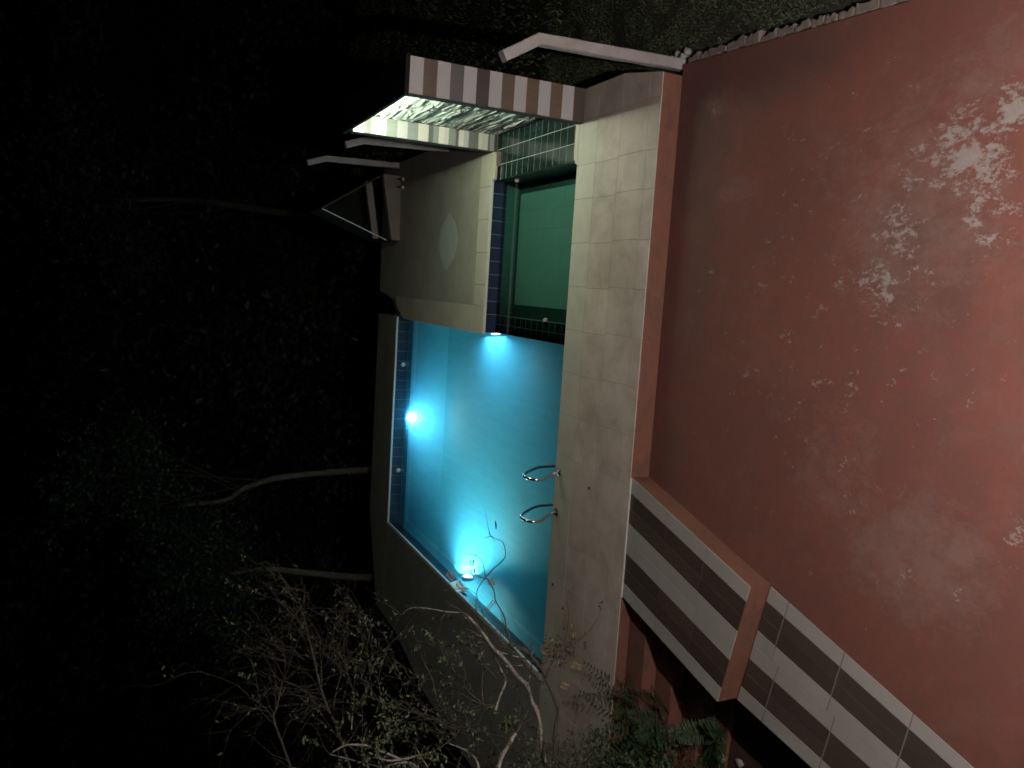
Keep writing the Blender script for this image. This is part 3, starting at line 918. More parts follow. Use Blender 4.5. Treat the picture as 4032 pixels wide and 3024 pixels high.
# ================================================================== GRAB RAILS
prof = [(9.845, 0.004), (9.845, 0.05), (9.80, 0.12), (9.70, 0.235), (9.58, 0.345), (9.50, 0.43), (9.465, 0.515), (9.485, 0.59), (9.55, 0.638), (9.63, 0.652), (9.71, 0.640), (9.79, 0.600), (9.88, 0.53), (9.98, 0.42), (10.09, 0.29), (10.16, 0.19), (10.195, 0.10), (10.20, 0.0), (10.20, -0.2), (10.20, -0.6), (10.20, -1.0)]
for bx, lab in ((-2.53, 'curved steel pool grab rail, the one nearer the fountain wall'), (-3.12, 'curved steel pool grab rail, the one nearer the shrubs')):
    r = empty('grab_rail', (bx, 9.845, 0)); tag(r, lab, 'grab rail', 'steel grab rails at the pool edge')
    m = MB(); m.tube([(bx, y, z) for y, z in prof], 0.021, seg=12); m.obj('rail_tube', CHROME, r, smooth=True)
    m = MB(); m.lathe((bx, 9.845, 0.0015), (0, 0, 1), [(0, 0.06), (0.012, 0.058), (0.03, 0.04), (0.045, 0.026), (0.046, 0.02)], 16); m.obj('flange', CHROME, r, smooth=False)

# ================================================================== SMALL LITTER
def leaf_obj(x, y, z, L, W, a, label, mat, name='dry_leaf', curl=0.02, group=None):
    m = MB()
    n = 6; vs = []
    for i in range(n+1):
        t = i/n; w = W*math.sin(math.pi*min(0.98, max(0.04, t)))**0.8
        zz = curl*(2*t-1)**2
        vs += [((t-0.5)*L, -w, zz+0.004), ((t-0.5)*L, 0, zz), ((t-0.5)*L, w, zz+0.004)]
    fs = []
    for i in range(n):
        for j in range(2):
            fs.append((i*3+j, (i+1)*3+j, (i+1)*3+j+1, i*3+j+1))
    vs = [(v[0]*math.cos(a)-v[1]*math.sin(a)+x, v[0]*math.sin(a)+v[1]*math.cos(a)+y, v[2]+z) for v in vs]
    m.add(vs, fs)
    o = m.obj(name, mat)
    return tag(o, label, 'leaf', group)
leaf_obj(-4.10, 12.43, -0.253, 0.17, 0.035, 0.3, 'small dark leaf floating on the blue pool water', BARK_D, curl=0.006)
leaf_obj(-2.56, 8.99, 0.003, 0.06, 0.022, 1.1, 'tiny dark leaf lying on the deck near the walkway corner', BARK_D)
leaf_obj(-4.19, 9.80, 0.003, 0.055, 0.03, 0.2, 'tiny dark leaf lying on the deck close to the pool edge', BARK_D)
leaf_obj(-4.41, 9.45, 0.003, 0.045, 0.022, 2.2, 'tiny dark leaf lying on the deck beside the shrub twigs', BARK_D)

# ================================================================== SHRUBS
HERO = {'pale':[[[[-4.76,6.6,1.744],[-4.511,6.623,1.801],[-4.345,6.646,1.813],[-4.161,6.669,1.859],[-4.066,6.692,1.91],[-3.905,6.715,1.962],[-3.777,6.738,2.086],[-3.644,6.762,2.181],[-3.557,6.785,2.261],[-3.482,6.808,2.334],[-3.399,6.831,2.39],[-3.339,6.854,2.434],[-3.25,6.877,2.507],[-3.183,6.9,2.567]],0.03,0.013],[[[-3.183,6.9,2.567],[-3.171,6.967,2.585],[-3.169,7.033,2.733],[-3.154,7.1,2.861],[-3.141,7.167,3.021],[-3.191,7.233,3.092],[-3.278,7.3,3.131]],0.008,0.003],[[[-3.199,7.1,2.707],[-3.251,7.1,2.764],[-3.283,7.1,2.767]],0.003,0.002],[[[-3.338,6.85,2.435],[-3.245,6.825,2.496],[-3.186,6.8,2.553]],0.006,0.003],[[[-3.385,6.85,2.399],[-3.388,6.9,2.455],[-3.362,6.95,2.492],[-3.381,7.0,2.514]],0.006,0.003],[[[-3.445,6.85,2.351],[-3.458,6.875,2.45],[-3.475,6.9,2.527]],0.005,0.002],[[[-3.896,6.7,1.97],[-3.811,6.7,1.953],[-3.791,6.7,1.943]],0.012,0.008],[[[-3.837,6.8,2.167],[-3.737,6.833,2.215],[-3.649,6.867,2.252],[-3.585,6.9,2.275]],0.013,0.007],[[[-4.067,6.6,2.365],[-3.976,6.65,2.304],[-3.945,6.7,2.262],[-3.852,6.75,2.189],[-3.822,6.8,2.191]],0.015,0.01],[[[-3.533,6.8,2.322],[-3.535,6.775,2.266],[-3.566,6.75,2.163],[-3.603,6.725,2.048],[-3.609,6.7,2.002]],0.006,0.008],[[[-3.678,6.75,2.201],[-3.709,6.775,2.039],[-3.718,6.8,1.911]],0.008,0.004]],'dark':[[[[-4.426,6.3,1.838],[-4.175,6.34,1.825],[-4.034,6.38,1.78],[-3.887,6.42,1.828],[-3.818,6.46,1.846],[-3.747,6.5,1.882]],0.02,0.013],[[[-3.747,6.5,1.882],[-3.848,6.5,1.982]],0.008,0.005],[[[-3.704,6.5,1.885],[-3.609,6.52,1.944],[-3.535,6.54,2.008],[-3.496,6.56,2.046],[-3.458,6.58,2.083],[-3.443,6.6,2.103]],0.015,0.022],[[[-3.726,6.5,1.883],[-3.626,6.5,1.84],[-3.557,6.5,1.799],[-3.475,6.5,1.783]],0.014,0.006],[[[-3.507,6.5,1.78],[-3.472,6.52,1.714],[-3.359,6.54,1.666],[-3.201,6.56,1.632],[-3.048,6.58,1.639],[-2.893,6.6,1.664]],0.005,0.002],[[[-3.532,6.5,1.755],[-3.479,6.48,1.689],[-3.392,6.46,1.638],[-3.341,6.44,1.56],[-3.26,6.42,1.461],[-3.143,6.4,1.4]],0.006,0.003],[[[-3.543,6.5,1.754],[-3.421,6.467,1.678],[-3.346,6.433,1.656],[-3.188,6.4,1.63]],0.004,0.002],[[[-3.588,6.5,1.739],[-3.583,6.467,1.665],[-3.467,6.433,1.623],[-3.378,6.4,1.626]],0.004,0.002],[[[-3.76,6.5,1.932],[-3.62,6.536,2.059],[-3.522,6.573,2.127],[-3.387,6.609,2.23],[-3.306,6.645,2.247],[-3.259,6.682,2.25],[-3.157,6.718,2.262],[-3.061,6.755,2.307],[-2.998,6.791,2.339],[-2.928,6.827,2.339],[-2.821,6.864,2.385],[-2.81,6.9,2.415]],0.013,0.004],[[[-3.75,6.5,1.933],[-3.669,6.56,2.022],[-3.475,6.62,2.164],[-3.402,6.68,2.274],[-3.357,6.74,2.327],[-3.345,6.8,2.379]],0.009,0.004],[[[-3.278,6.7,2.24],[-3.284,6.75,2.317],[-3.296,6.8,2.426]],0.006,0.003],[[[-3.28,6.7,2.306],[-3.417,6.7,2.303]],0.004,0.003],[[[-3.266,6.8,2.251],[-3.178,6.8,2.357],[-3.119,6.8,2.416]],0.003,0.002],[[[-2.81,6.9,2.415],[-2.908,6.9,2.485],[-3.002,6.9,2.491],[-3.118,6.9,2.494]],0.005,0.003],[[[-2.81,6.9,2.415],[-2.709,6.889,2.326],[-2.668,6.878,2.278],[-2.615,6.867,2.236],[-2.549,6.856,2.229],[-2.438,6.844,2.27],[-2.397,6.833,2.338],[-2.363,6.822,2.411],[-2.279,6.811,2.449],[-2.213,6.8,2.469]],0.007,0.002],[[[-2.811,6.9,2.409],[-2.711,6.92,2.423],[-2.654,6.94,2.435],[-2.616,6.96,2.468],[-2.576,6.98,2.517],[-2.591,7.0,2.541]],0.006,0.002],[[[-3.307,6.8,2.426],[-3.235,6.829,2.424],[-3.182,6.857,2.431],[-3.152,6.886,2.427],[-3.064,6.914,2.459],[-2.989,6.943,2.474],[-2.927,6.971,2.554],[-2.892,7.0,2.588]],0.004,0.002]],'leafs':[[[[-2.635,7.0,2.516],[-2.656,7.0,2.526],[-2.697,7.0,2.534]]],[[[-2.731,7.0,2.51],[-2.763,7.0,2.503],[-2.795,7.0,2.506]]],[[[-3.046,6.9,2.288],[-3.085,6.9,2.319],[-3.112,6.9,2.362],[-3.14,6.9,2.399]]],[[[-2.777,7.1,2.731],[-2.81,7.1,2.718],[-2.854,7.1,2.694]]],[[[-2.893,7.1,2.626],[-2.938,7.1,2.601],[-2.973,7.1,2.577]]],[[[-2.815,6.9,2.37],[-2.859,6.9,2.35],[-2.881,6.9,2.343]]],[[[-3.238,6.4,1.649],[-3.289,6.4,1.657]]],[[[-3.562,6.4,1.669],[-3.618,6.4,1.583]]],[[[-3.759,6.4,1.768],[-3.801,6.4,1.707]]]],'tall':[[[[-4.86,7.6,4.096],[-4.6,7.667,4.183],[-4.379,7.733,4.256],[-4.3,7.8,4.215],[-4.085,7.867,4.16],[-3.951,7.933,4.118],[-3.832,8.0,4.128]],0.016,0.004],[[[-4.102,7.9,4.159],[-4.009,8.05,4.264],[-4.097,8.2,4.321]],0.005,0.003],[[[-4.36,7.7,4.262],[-4.292,7.8,4.327],[-4.245,7.9,4.403],[-4.217,8.0,4.289]],0.005,0.002],[[[-4.079,7.9,4.149],[-4.164,7.867,3.98],[-4.27,7.833,3.843],[-4.297,7.8,3.731]],0.006,0.003],[[[-4.922,7.4,3.529],[-4.63,7.46,3.619],[-4.403,7.52,3.695],[-4.318,7.58,3.737],[-4.155,7.64,3.793],[-4.071,7.7,3.818],[-3.872,7.76,3.859],[-3.736,7.82,3.887],[-3.561,7.88,3.927],[-3.41,7.94,3.955],[-3.321,8.0,3.982]],0.018,0.005],[[[-3.321,8.0,3.982],[-3.298,8.05,4.032],[-3.251,8.1,4.071]],0.004,0.002],[[[-3.321,8.0,3.982],[-3.245,7.95,3.936],[-3.088,7.9,3.858]],0.003,0.0015],[[[-3.487,8.0,3.93],[-3.42,7.9,3.847],[-3.37,7.8,3.717]],0.003,0.0015],[[[-3.501,8.0,3.918],[-3.547,8.1,3.98],[-3.47,8.2,4.024]],0.003,0.0015],[[[-3.615,8.0,3.902],[-3.588,8.1,3.955],[-3.488,8.2,3.976]],0.003,0.0015],[[[-3.436,8.0,3.943],[-3.318,7.85,3.918],[-3.293,7.7,3.673]],0.003,0.0015],[[[-4.165,7.8,3.771],[-3.978,7.825,3.772],[-3.813,7.85,3.791],[-3.676,7.875,3.784],[-3.644,7.9,3.827]],0.007,0.003],[[[-3.965,7.8,3.778],[-3.853,7.75,3.711],[-3.761,7.7,3.678]],0.004,0.002],[[[-3.935,7.9,3.876],[-3.893,8.0,3.964],[-3.843,8.1,4.018],[-3.836,8.2,4.119]],0.005,0.002],[[[-4.243,7.5,3.717],[-4.089,7.567,3.673],[-3.971,7.633,3.621],[-3.868,7.7,3.616]],0.008,0.004],[[[-4.303,7.5,3.511],[-4.168,7.567,3.494],[-4.047,7.633,3.53],[-3.914,7.7,3.555],[-3.853,7.767,3.589],[-3.818,7.833,3.611],[-3.817,7.9,3.655]],0.01,0.004],[[[-4.295,7.6,3.854],[-4.273,7.7,3.927],[-4.288,7.8,4.068]],0.005,0.002]],'mid':[[[[-4.089,7.3,3.38],[-3.983,7.4,3.369],[-3.886,7.5,3.363]],0.007,0.003],[[[-4.195,7.2,3.368],[-4.103,7.3,3.297],[-4.021,7.4,3.284],[-3.972,7.5,3.282]],0.009,0.003],[[[-3.93,7.4,3.476],[-3.845,7.48,3.412],[-3.766,7.56,3.37],[-3.693,7.64,3.358],[-3.635,7.72,3.309],[-3.55,7.8,3.266]],0.006,0.002],[[[-3.786,7.6,3.359],[-3.748,7.7,3.418],[-3.592,7.8,3.423]],0.003,0.0015],[[[-3.786,7.6,3.359],[-3.739,7.55,3.267],[-3.681,7.5,3.175]],0.003,0.0015],[[[-3.724,7.7,3.323],[-3.627,7.6,3.257],[-3.585,7.5,3.155]],0.003,0.0015],[[[-3.817,7.5,3.42],[-3.713,7.35,3.324],[-3.589,7.2,3.209]],0.004,0.002],[[[-3.944,7.0,3.126],[-3.901,7.15,3.116],[-3.858,7.3,3.166]],0.005,0.002],[[[-3.92,7.0,3.127],[-3.768,6.95,3.116],[-3.623,6.9,3.071]],0.004,0.002],[[[-4.003,6.8,2.864],[-3.914,6.86,2.883],[-3.788,6.92,2.898],[-3.705,6.98,2.934],[-3.66,7.04,2.951],[-3.59,7.1,2.97]],0.008,0.003],[[[-3.966,6.6,2.482],[-3.817,6.675,2.478],[-3.671,6.75,2.443],[-3.546,6.825,2.407],[-3.438,6.9,2.401]],0.008,0.003],[[[-3.926,6.6,2.509],[-3.884,6.7,2.578],[-3.846,6.8,2.612],[-3.86,6.9,2.608]],0.008,0.003],[[[-3.846,6.8,2.612],[-3.748,6.9,2.566],[-3.636,7.0,2.582]],0.006,0.002],[[[-3.858,6.8,2.611],[-3.901,6.8,2.704]],0.003,0.002],[[[-3.97,6.7,2.891],[-3.98,6.65,2.816],[-3.999,6.6,2.623]],0.009,0.006],[[[-3.915,6.5,2.409],[-3.924,6.55,2.506],[-3.87,6.6,2.631]],0.01,0.005],[[[-3.719,6.6,2.354],[-3.612,6.7,2.45],[-3.545,6.8,2.497],[-3.491,6.9,2.532]],0.008,0.003],[[[-3.743,6.9,2.675],[-3.677,7.0,2.713],[-3.571,7.1,2.767]],0.01,0.004],[[[-4.303,6.7,2.849],[-4.222,6.775,2.814],[-4.174,6.85,2.848],[-4.155,6.925,2.976],[-4.067,7.0,3.097]],0.008,0.004],[[[-4.268,6.5,2.506],[-4.206,6.567,2.66],[-4.117,6.633,2.838],[-4.094,6.7,2.907]],0.006,0.008],[[[-4.434,7.0,3.287],[-4.33,7.033,3.305],[-4.288,7.067,3.251],[-4.284,7.1,3.113]],0.008,0.004]],'low':[[[[-4.161,6.6,3.952],[-4.086,6.562,3.841],[-4.07,6.525,3.748],[-4.075,6.488,3.654],[-4.106,6.45,3.58],[-4.142,6.412,3.484],[-4.204,6.375,3.365],[-4.283,6.337,3.245],[-4.37,6.3,3.145]],0.006,0.014],[[[-4.235,6.5,3.727],[-4.199,6.467,3.675],[-4.17,6.433,3.592],[-4.187,6.4,3.517],[-4.19,6.367,3.453],[-4.176,6.333,3.327],[-4.146,6.3,3.114]],0.006,0.011],[[[-4.255,6.4,3.503],[-4.225,6.367,3.399],[-4.222,6.333,3.293],[-4.263,6.3,3.237]],0.007,0.01],[[[-4.31,6.3,3.116],[-4.263,6.4,3.149],[-4.216,6.5,3.173]],0.008,0.005],[[[-4.344,6.2,2.674],[-4.292,6.3,2.67],[-4.244,6.4,2.747],[-4.222,6.5,2.859]],0.012,0.005],[[[-4.336,6.1,2.536],[-4.21,6.133,2.484],[-4.113,6.167,2.394],[-4.055,6.2,2.324]],0.022,0.018],[[[-4.15,6.9,3.683],[-4.072,7.0,3.656]],0.007,0.005],[[[-4.447,6.7,3.603],[-4.302,6.8,3.605],[-4.166,6.9,3.541]],0.007,0.003]]}
def leafy(m, p, size, up=None):
    d = Vector((random.uniform(-1, 1), random.uniform(-1, 1), random.uniform(-0.5, 0.8))).normalized()
    s = d.orthogonal().normalized(); s = (s + d.cross(s)*random.uniform(-1, 1)).normalized()
    w = size*0.22
    n = len(m.v); p = Vector(p)
    q = p + d*size
    mid = p + d*size*0.5 + Vector((0, 0, size*0.06))
    m.v += [tuple(p), tuple(mid+s*w), tuple(q), tuple(mid-s*w)]
    m.f.append((n, n+1, n+2, n+3))

def pinnate(m, p, d, L, pairs, lsize):
    """a leaf stalk with paired leaflets"""
    p = Vector(p); d = Vector(d).normalized()
    s = d.cross(Vector((0.2, 1, 0.3))).normalized()
    for k in range(pairs):
        t = (k+0.6)/pairs
        q = p + d*L*t + Vector((0, 0, -0.25*L*t*t))
        for sg in (-1, 1):
            e = (s*sg + d*0.45 + Vector((0, 0, -0.25))).normalized()*lsize*(1-0.35*t)
            w = d*lsize*0.16
            n = len(m.v)
            m.v += [tuple(q), tuple(q+e*0.5+w), tuple(q+e), tuple(q+e*0.5-w)]
            m.f.append((n, n+1, n+2, n+3))

def fork(m, lm, p, d, L, r, depth, leaf, lsize):
    """recursive side twigs"""
    pts = [Vector(p)]; dd = Vector(d).normalized()
    n = 4
    for i in range(n):
        dd = (dd + Vector((random.uniform(-.28, .28), random.uniform(-.28, .28), random.uniform(-.20, .26)))).normalized()
        pts.append(pts[-1]+dd*L/n)
    m.tube(pts, r, r*0.35, seg=3 if r < 0.004 else 4, cap=False)
    if leaf > 0 and random.random() < leaf:
        for q in pts[2:]:
            if random.random() < 0.7:
                for _ in range(random.randint(1, 3)): leafy(lm, q, lsize*random.uniform(.6, 1.3))
    if depth > 0:
        for k in range(random.choice((2, 3))):
            q = pts[random.randint(1, n)]
            e = (dd*0.8 + Vector((random.uniform(-1, 1), random.uniform(-1, 1), random.uniform(-.4, .8)))*0.8).normalized()
            fork(m, lm, q, e, L*random.uniform(.45, .75), r*0.55, depth-1, leaf, lsize)

def smooth_poly(pts, n=3):
    P = [Vector(p) for p in pts]; out = []
    for i in range(len(P)-1):
        p0 = P[max(0, i-1)]; p1 = P[i]; p2 = P[i+1]; p3 = P[min(len(P)-1, i+2)]
        for k in range(n):
            t = k/n
            out.append(0.5*((2*p1)+(p2-p0)*t+(2*p0-5*p1+4*p2-p3)*t*t+(3*p1-p0-3*p2+p3)*t*t*t))
    out.append(P[-1]); return out

def shrub(key, label, bark, sub, leaf, lsize, twig_mat, depth=1, base=None, LM=LEAF, tl=0.5, name='dry_shrub'):
    lines = HERO[key]
    b = base or lines[0][0][0]
    root = empty(name, (b[0], b[1], -0.8)); tag(root, label, 'shrub')
    lm = MB(); tm = MB()
    for i, (pts, r0, r1) in enumerate(lines):
        sp = smooth_poly(pts)
        if i == 0:  # run the main stem down into the soil
            p = sp[0]; sp = [Vector((p.x-1.9, p.y+0.25, -0.85)), Vector((p.x-1.1, p.y+0.12, p.z*0.45-0.45)), Vector((p.x-0.35, p.y+0.04, p.z*0.85-0.1))] + sp
        m = MB(); m.tube(sp, r0, r1, seg=8 if r0 > .012 else 5, wob=0.10)
        m.obj('branch', bark, root, smooth=True)
        for k in range(2, len(sp)-1):
            if random.random() < sub:
                t = (sp[k+1]-sp[k-1]).normalized()
                e = (t*0.9 + Vector((random.uniform(-1, 1), random.uniform(-1, 1), random.uniform(-.6, .9)))).normalized()
                fork(tm, lm, sp[k], e, random.uniform(.3, 1.0)*tl, 0.0042, depth, leaf, lsize)
        e = (sp[-1]-sp[-2]).normalized()
        fork(tm, lm, sp[-1], e, 0.5*tl, r1*0.8, 1, leaf*0.6, lsize)
    if tm.v: tag(tm.obj('twigs', twig_mat, root), kind='stuff')
    if lm.v: tag(lm.obj('leaves', LM, root), kind='stuff')
    return root, lm
HERO['dark'] = [[p, a*0.95, b*1.1] for p, a, b in HERO['dark']]
HERO['pale'] = [[p, a*0.88, b*0.9] for p, a, b in HERO['pale']]
shrub('pale', 'bare shrub with one thick pale trunk leaning across the pool corner', BARK_P, 0.16, 0.15, 0.05, TWIG, 1, tl=0.35)
dk, _ = shrub('dark', 'dark twiggy shrub whose thin twigs reach over the blue water', BARK_D, 0.05, 0.10, 0.05, TWIG, 0, tl=0.3)
shrub('tall', 'tall leafless shrub rising against the dark trees', BARK_D, 0.62, 0.10, 0.045, TWIG, 2, tl=0.75)
shrub('mid', 'half leafy shrub in front of the left terrace', BARK_D, 0.55, 0.40, 0.042, TWIG, 2, tl=0.5)
shrub('low', 'low tangled shrub with arching pale branches nearest the camera', BARK_P, 0.6, 0.45, 0.05, TWIG, 2, tl=0.5)
# leaf stalks hanging on the dark shrub
lm = MB()
for (pts,) in HERO['leafs']:
    a, b = Vector(pts[0]), Vector(pts[-1])
    pinnate(lm, a, b-a, (b-a).length*1.1, 6, 0.05)
tag(lm.obj('leaf_stalks', LEAF_DRY, dk), kind='stuff')
# clump of dead leaves caught on the dark shrub
lm = MB()
c = Vector(HERO['dark'][3][0][-1])
for _ in range(260):
    p = c + Vector((random.gauss(0, .07), random.gauss(0, .06), random.gauss(-0.03, .11)))
    leafy(lm, p, random.uniform(.025, .06))
c2 = Vector(HERO['dark'][5][0][3])
for _ in range(26):
    leafy(lm, c2 + Vector((random.gauss(0, .10), random.gauss(0, .06), random.gauss(0.05, .10))), random.uniform(.03, .07))
tag(lm.obj('dead_leaves', m_leaf('dead_leaf', (0.10, 0.078, 0.045), (0.055, 0.045, 0.028), 20), dk), kind='stuff')

# thicket of small leaves and twigs filling the bed below the shrubs
def thicket(name, label, boxes, nleaf, ntwig, mat, lsize, cat='bush'):
    x0, x1, y0, y1, z0, z1 = boxes
    root = empty(name, ((x0+x1)/2, (y0+y1)/2, -0.8)); tag(root, label, cat)
    lm = MB(); tm = MB()
    cl = [Vector((random.uniform(x0, x1), random.uniform(y0, y1), z0+(z1-z0)*random.random()**1.6)) for _ in range(ntwig)]
    for c in cl:
        b = Vector((-7.4+random.uniform(-.8, .5)-max(0, c.z)*0.35, c.y+random.uniform(-.2, .3), -0.82))
        midp = b.lerp(c, 0.5)+Vector((random.uniform(-.2, .2), random.uniform(-.1, .1), random.uniform(-.1, .1)))
        tm.tube(smooth_poly([b, midp, c], 4), 0.009, 0.003, seg=4, cap=False, wob=.1)
        fork(tm, lm, c, Vector((random.uniform(-.6, .6), random.uniform(-.4, .4), 1)), 0.35, 0.003, 1, 0.3, lsize)
        for _ in range(nleaf):
            leafy(lm, c + Vector((random.gauss(0, .16), random.gauss(0, .13), random.gauss(-0.05, .15))), lsize*random.uniform(.5, 1.3))
    tag(tm.obj('stems', TWIG, root), kind='stuff'); tag(lm.obj('leaves', mat, root), kind='stuff')
thicket('leafy_bush', 'dense leafy bush spreading at the foot of the pale trunk', (-6.5, -5.35, 6.7, 7.9, -0.2, 1.5), 48, 120, LEAF, 0.065)
thicket('leafy_bush', 'sparse leafy bush on the far side of the garden bed below the terrace corner', (-7.4, -5.6, 7.3, 8.6, -0.3, 1.9), 50, 90, LEAF, 0.06)
thicket('leafy_bush', 'tangled dry bush at the frame edge left of the tall leafless shrub', (-6.6, -4.9, 7.2, 8.4, 1.3, 3.8), 22, 70, LEAF, 0.04)

# ferns beside the garden steps
def fern(name, label, c, n, L, spread, el):
    root = empty(name, c); tag(root, label, 'fern')
    for k in range(n):
        a = random.uniform(0, 6.283); e = random.uniform(*el)
        d = Vector((math.cos(a)*math.cos(e), math.sin(a)*math.cos(e), math.sin(e)))
        m = MB()
        P = Vector(c) + Vector((random.gauss(0, spread), random.gauss(0, spread*0.8), 0))
        LL = L*random.uniform(.65, 1.2)
        pts = [P + d*LL*t + Vector((0, 0, -0.30*LL*t*t)) for t in (0, .25, .5, .75, 1)]
        m.tube(pts, 0.005, 0.002, seg=3, cap=False)
        s = d.cross(Vector((0, 0, 1))).normalized()
        N = 22
        for q in range(2, N):
            t = q/N; p = P + d*LL*t + Vector((0, 0, -0.30*LL*t*t))
            ls = 0.15*math.sin(math.pi*(0.18+0.8*t))+0.015
            for sg in (-1, 1):
                ee = (s*sg + d*0.35 + Vector((0, 0, random.uniform(-.35, .05)))).normalized()*ls
                w = d*0.011
                i = len(m.v)
                m.v += [tuple(p-w*.5), tuple(p+ee*0.5+w), tuple(p+ee), tuple(p+ee*0.5-w)]
                m.f.append((i, i+1, i+2, i+3))
        m.obj('frond', FERN, root)
    return root
fern('fern', 'bright green fern with tall fronds against the upper garden step', (-5.30, 7.62, -0.72), 36, 1.55, 0.13, (0.95, 1.45))
fern('fern', 'dark green fern clump left of the garden steps', (-5.95, 7.50, -0.72), 30, 1.5, 0.20, (0.8, 1.4))
fern('fern', 'small green fern growing at the foot of the garden steps', (-4.98, 6.88, -0.74), 16, 0.72, 0.10, (0.5, 1.3))
# rocks on the soil
def rock(x, y, r, label, z=-0.79):
    mm = MB()
    n, k = 9, 5
    for i in range(k+1):
        ph_ = math.pi*i/k
        for j in range(n):
            th = 2*math.pi*j/n
            d = Vector((math.sin(ph_)*math.cos(th), math.sin(ph_)*math.sin(th), math.cos(ph_)*.6))
            q = 1+0.3*noise.noise(d*2+Vector((x*9, y*5, 0)))
            mm.v.append((x+d.x*r*q, y+d.y*r*q*1.3, z+r*.4+d.z*r*q))
    for i in range(k):
        for j in range(n):
            j2 = (j+1) % n
            mm.f.append((i*n+j, (i+1)*n+j, (i+1)*n+j2, i*n+j2))
    tag(mm.obj('rock', ROCK), label, 'rock', 'pale rocks on the garden soil')
rock(-5.28, 6.86, 0.085, 'larger pale rock on the red soil below the small fern')
rock(-5.20, 6.55, 0.05, 'smaller pale rock on the red soil at the frame edge')
rock(-5.62, 7.02, 0.05, 'pale rock half hidden between the fern and the steps')

# ================================================================== TREES BEHIND
def tree(name, label, line, r0, r1, crown, nleaf, lsize, limbs=8, BARK_T=BARK_T):
    root = empty(name, line[0]); tag(root, label, 'tree', 'trees behind the pool')
    m = MB(); sp = smooth_poly(line, 4); m.tube(sp, r0, r1, seg=9, wob=0.06); m.obj('trunk', BARK_T, root, smooth=True)
    lm = MB(); bm_ = MB()
    top = sp[-1]
    for k in range(limbs):
        c = Vector(random.choice(crown)[:3]) + Vector((random.gauss(0, .7), random.gauss(0, .5), random.gauss(0, .5)))
        s = sp[random.randint(len(sp)//2, len(sp)-1)]
        bm_.tube(smooth_poly([s, s.lerp(c, .5)+Vector((random.gauss(0, .2), 0, .25)), c], 4), r1*0.35, 0.008, seg=5, cap=False)
    for cx, cy, cz, rr in crown:
        for _ in range(int(nleaf*rr)):
            cc = Vector((cx, cy, cz)) + Vector((random.gauss(0, rr*.5), random.gauss(0, rr*.45), random.gauss(0, rr*.38)))
            for _ in range(7):
                leafy(lm, cc + Vector((random.gauss(0, .13), random.gauss(0, .13), random.gauss(0, .11))), lsize*random.uniform(.6, 1.4))
    bm_.obj('limbs', DIRT, root); tag(lm.obj('crown', LEAF_T, root), kind='stuff')
tree('tree', 'slim tree with bent pale trunk just behind the far pool edge',
     [(-4.98, 20.5, -1.4), (-4.98, 20.5, -0.15), (-5.02, 20.5, 1.19), (-5.11, 20.5, 2.28), (-5.34, 20.5, 3.02), (-5.62, 20.5, 3.5), (-5.7, 20.6, 4.6)], 0.105, 0.05,
     [(-5.9, 20.8, 4.9, 1.3), (-4.6, 20.9, 5.4, 1.3), (-6.9, 20.6, 4.3, 1.1), (-5.2, 21, 6.6, 1.2)], 130, 0.13)
tree('tree', 'slim tree with straight pale trunk behind the left corner of the pool',
     [(-7.74, 19.8, -1.4), (-7.72, 19.8, -0.22), (-7.61, 19.8, 0.59), (-7.41, 19.8, 1.57), (-7.27, 19.8, 2.27), (-7.22, 19.8, 2.62), (-7.3, 19.9, 3.4)], 0.12, 0.05,
     [(-7.3, 20, 3.4, 1.0), (-8.3, 19.9, 3.3, 1.1), (-6.6, 20.1, 3.7, .9), (-7.8, 20.1, 4.5, 1.1)], 130, 0.12)
tree('tree', 'dim tree with a dark trunk behind the pump house',
     [(1.9, 25, -1.4), (1.9, 25, 1.5), (2.0, 25, 4.0), (1.8, 25, 6.0)], 0.14, 0.06, [(1.5, 25, 6.6, 1.6), (3.0, 25.3, 7.0, 1.5), (0.3, 25, 5.6, 1.3)], 90, 0.16, 5, DIRT)
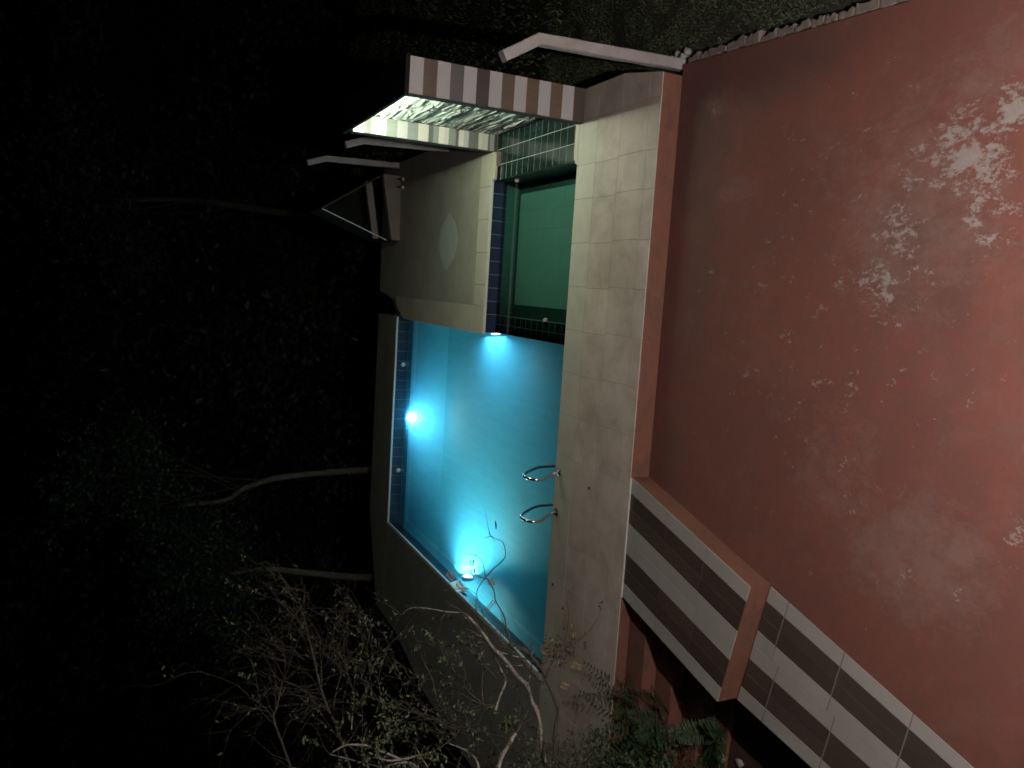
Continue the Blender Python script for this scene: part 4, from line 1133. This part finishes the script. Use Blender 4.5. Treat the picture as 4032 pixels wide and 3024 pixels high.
# dark slope added behind the wood to hide the paler sky
m = MB()
nx, ny = 24, 10
for j in range(ny+1):
    for i in range(nx+1):
        x = -70+140*i/nx; y = 33+50*j/ny
        m.v.append((x, y, -1.4 + (22*(j/ny)**0.7 if j else -0.5) + 2.0*noise.noise(Vector((x*.08, y*.08, 2)))))
for j in range(ny):
    for i in range(nx):
        a = j*(nx+1)+i; m.f.append((a, a+1, a+nx+2, a+nx+1))
tag(m.obj('dark_backdrop', DIRT, smooth=True), kind='structure')
# far wood, one dark mass
m = MB()
for k in range(760):
    c = Vector((random.uniform(-20, 20), random.uniform(22.5, 34), 0))
    c.z = -1.0 + random.random()*(17 if k % 3 else 5)
    r = random.uniform(.5, 1.4)
    for _ in range(85):
        leafy(m, c + Vector((random.gauss(0, r*.6), random.gauss(0, r*.5), random.gauss(0, r*.5))), random.uniform(.14, .30))
tag(m.obj('woodland', WOOD_L), kind='stuff')

# ================================================================== HOUSE THE PICTURE WAS TAKEN FROM
m = MB(); m.box(-7, 6, 0.2, 0.45, -1.3, 3.4); hw = m.obj('house_wall', WALLP); tag(hw, kind='structure')
wl = empty('wall_lamp', (LAMP_POS.x, 0.45, LAMP_POS.z)); tag(wl, 'wall lamp on an arm lighting the red courtyard from the house', 'wall lamp')
m = MB(); m.tube([(LAMP_POS.x, 0.46, LAMP_POS.z+0.25), (LAMP_POS.x, 0.68, LAMP_POS.z+0.32), (LAMP_POS.x, LAMP_POS.y, LAMP_POS.z+0.22)], 0.018, seg=8); m.obj('arm', BLACK_P, wl)
m = MB(); m.lathe(LAMP_POS+Vector((0, 0, 0.10)), (0, 0, 1), [(0, 0.11), (0.05, 0.08), (0.12, 0.03)], 16); m.obj('lamp_shade', BLACK_P, wl)
m = MB(); m.lathe(LAMP_POS+Vector((0, 0, -0.02)), (0, 0, 1), [(-0.03, 0.004), (-0.02, 0.025), (0.0, 0.034), (0.03, 0.03), (0.09, 0.015)], 14); m.obj('bulb', BULB_ON, wl)
ld = bpy.data.lights.new('wall_lamp_light', 'POINT'); ld.energy = LAMP_W; ld.color = (1.0, 0.92, 0.89); ld.shadow_soft_size = 0.03
lo = bpy.data.objects.new('wall_lamp_light', ld); COL.objects.link(lo); lo.location = LAMP_POS + Vector((0, 0.0, -0.09))
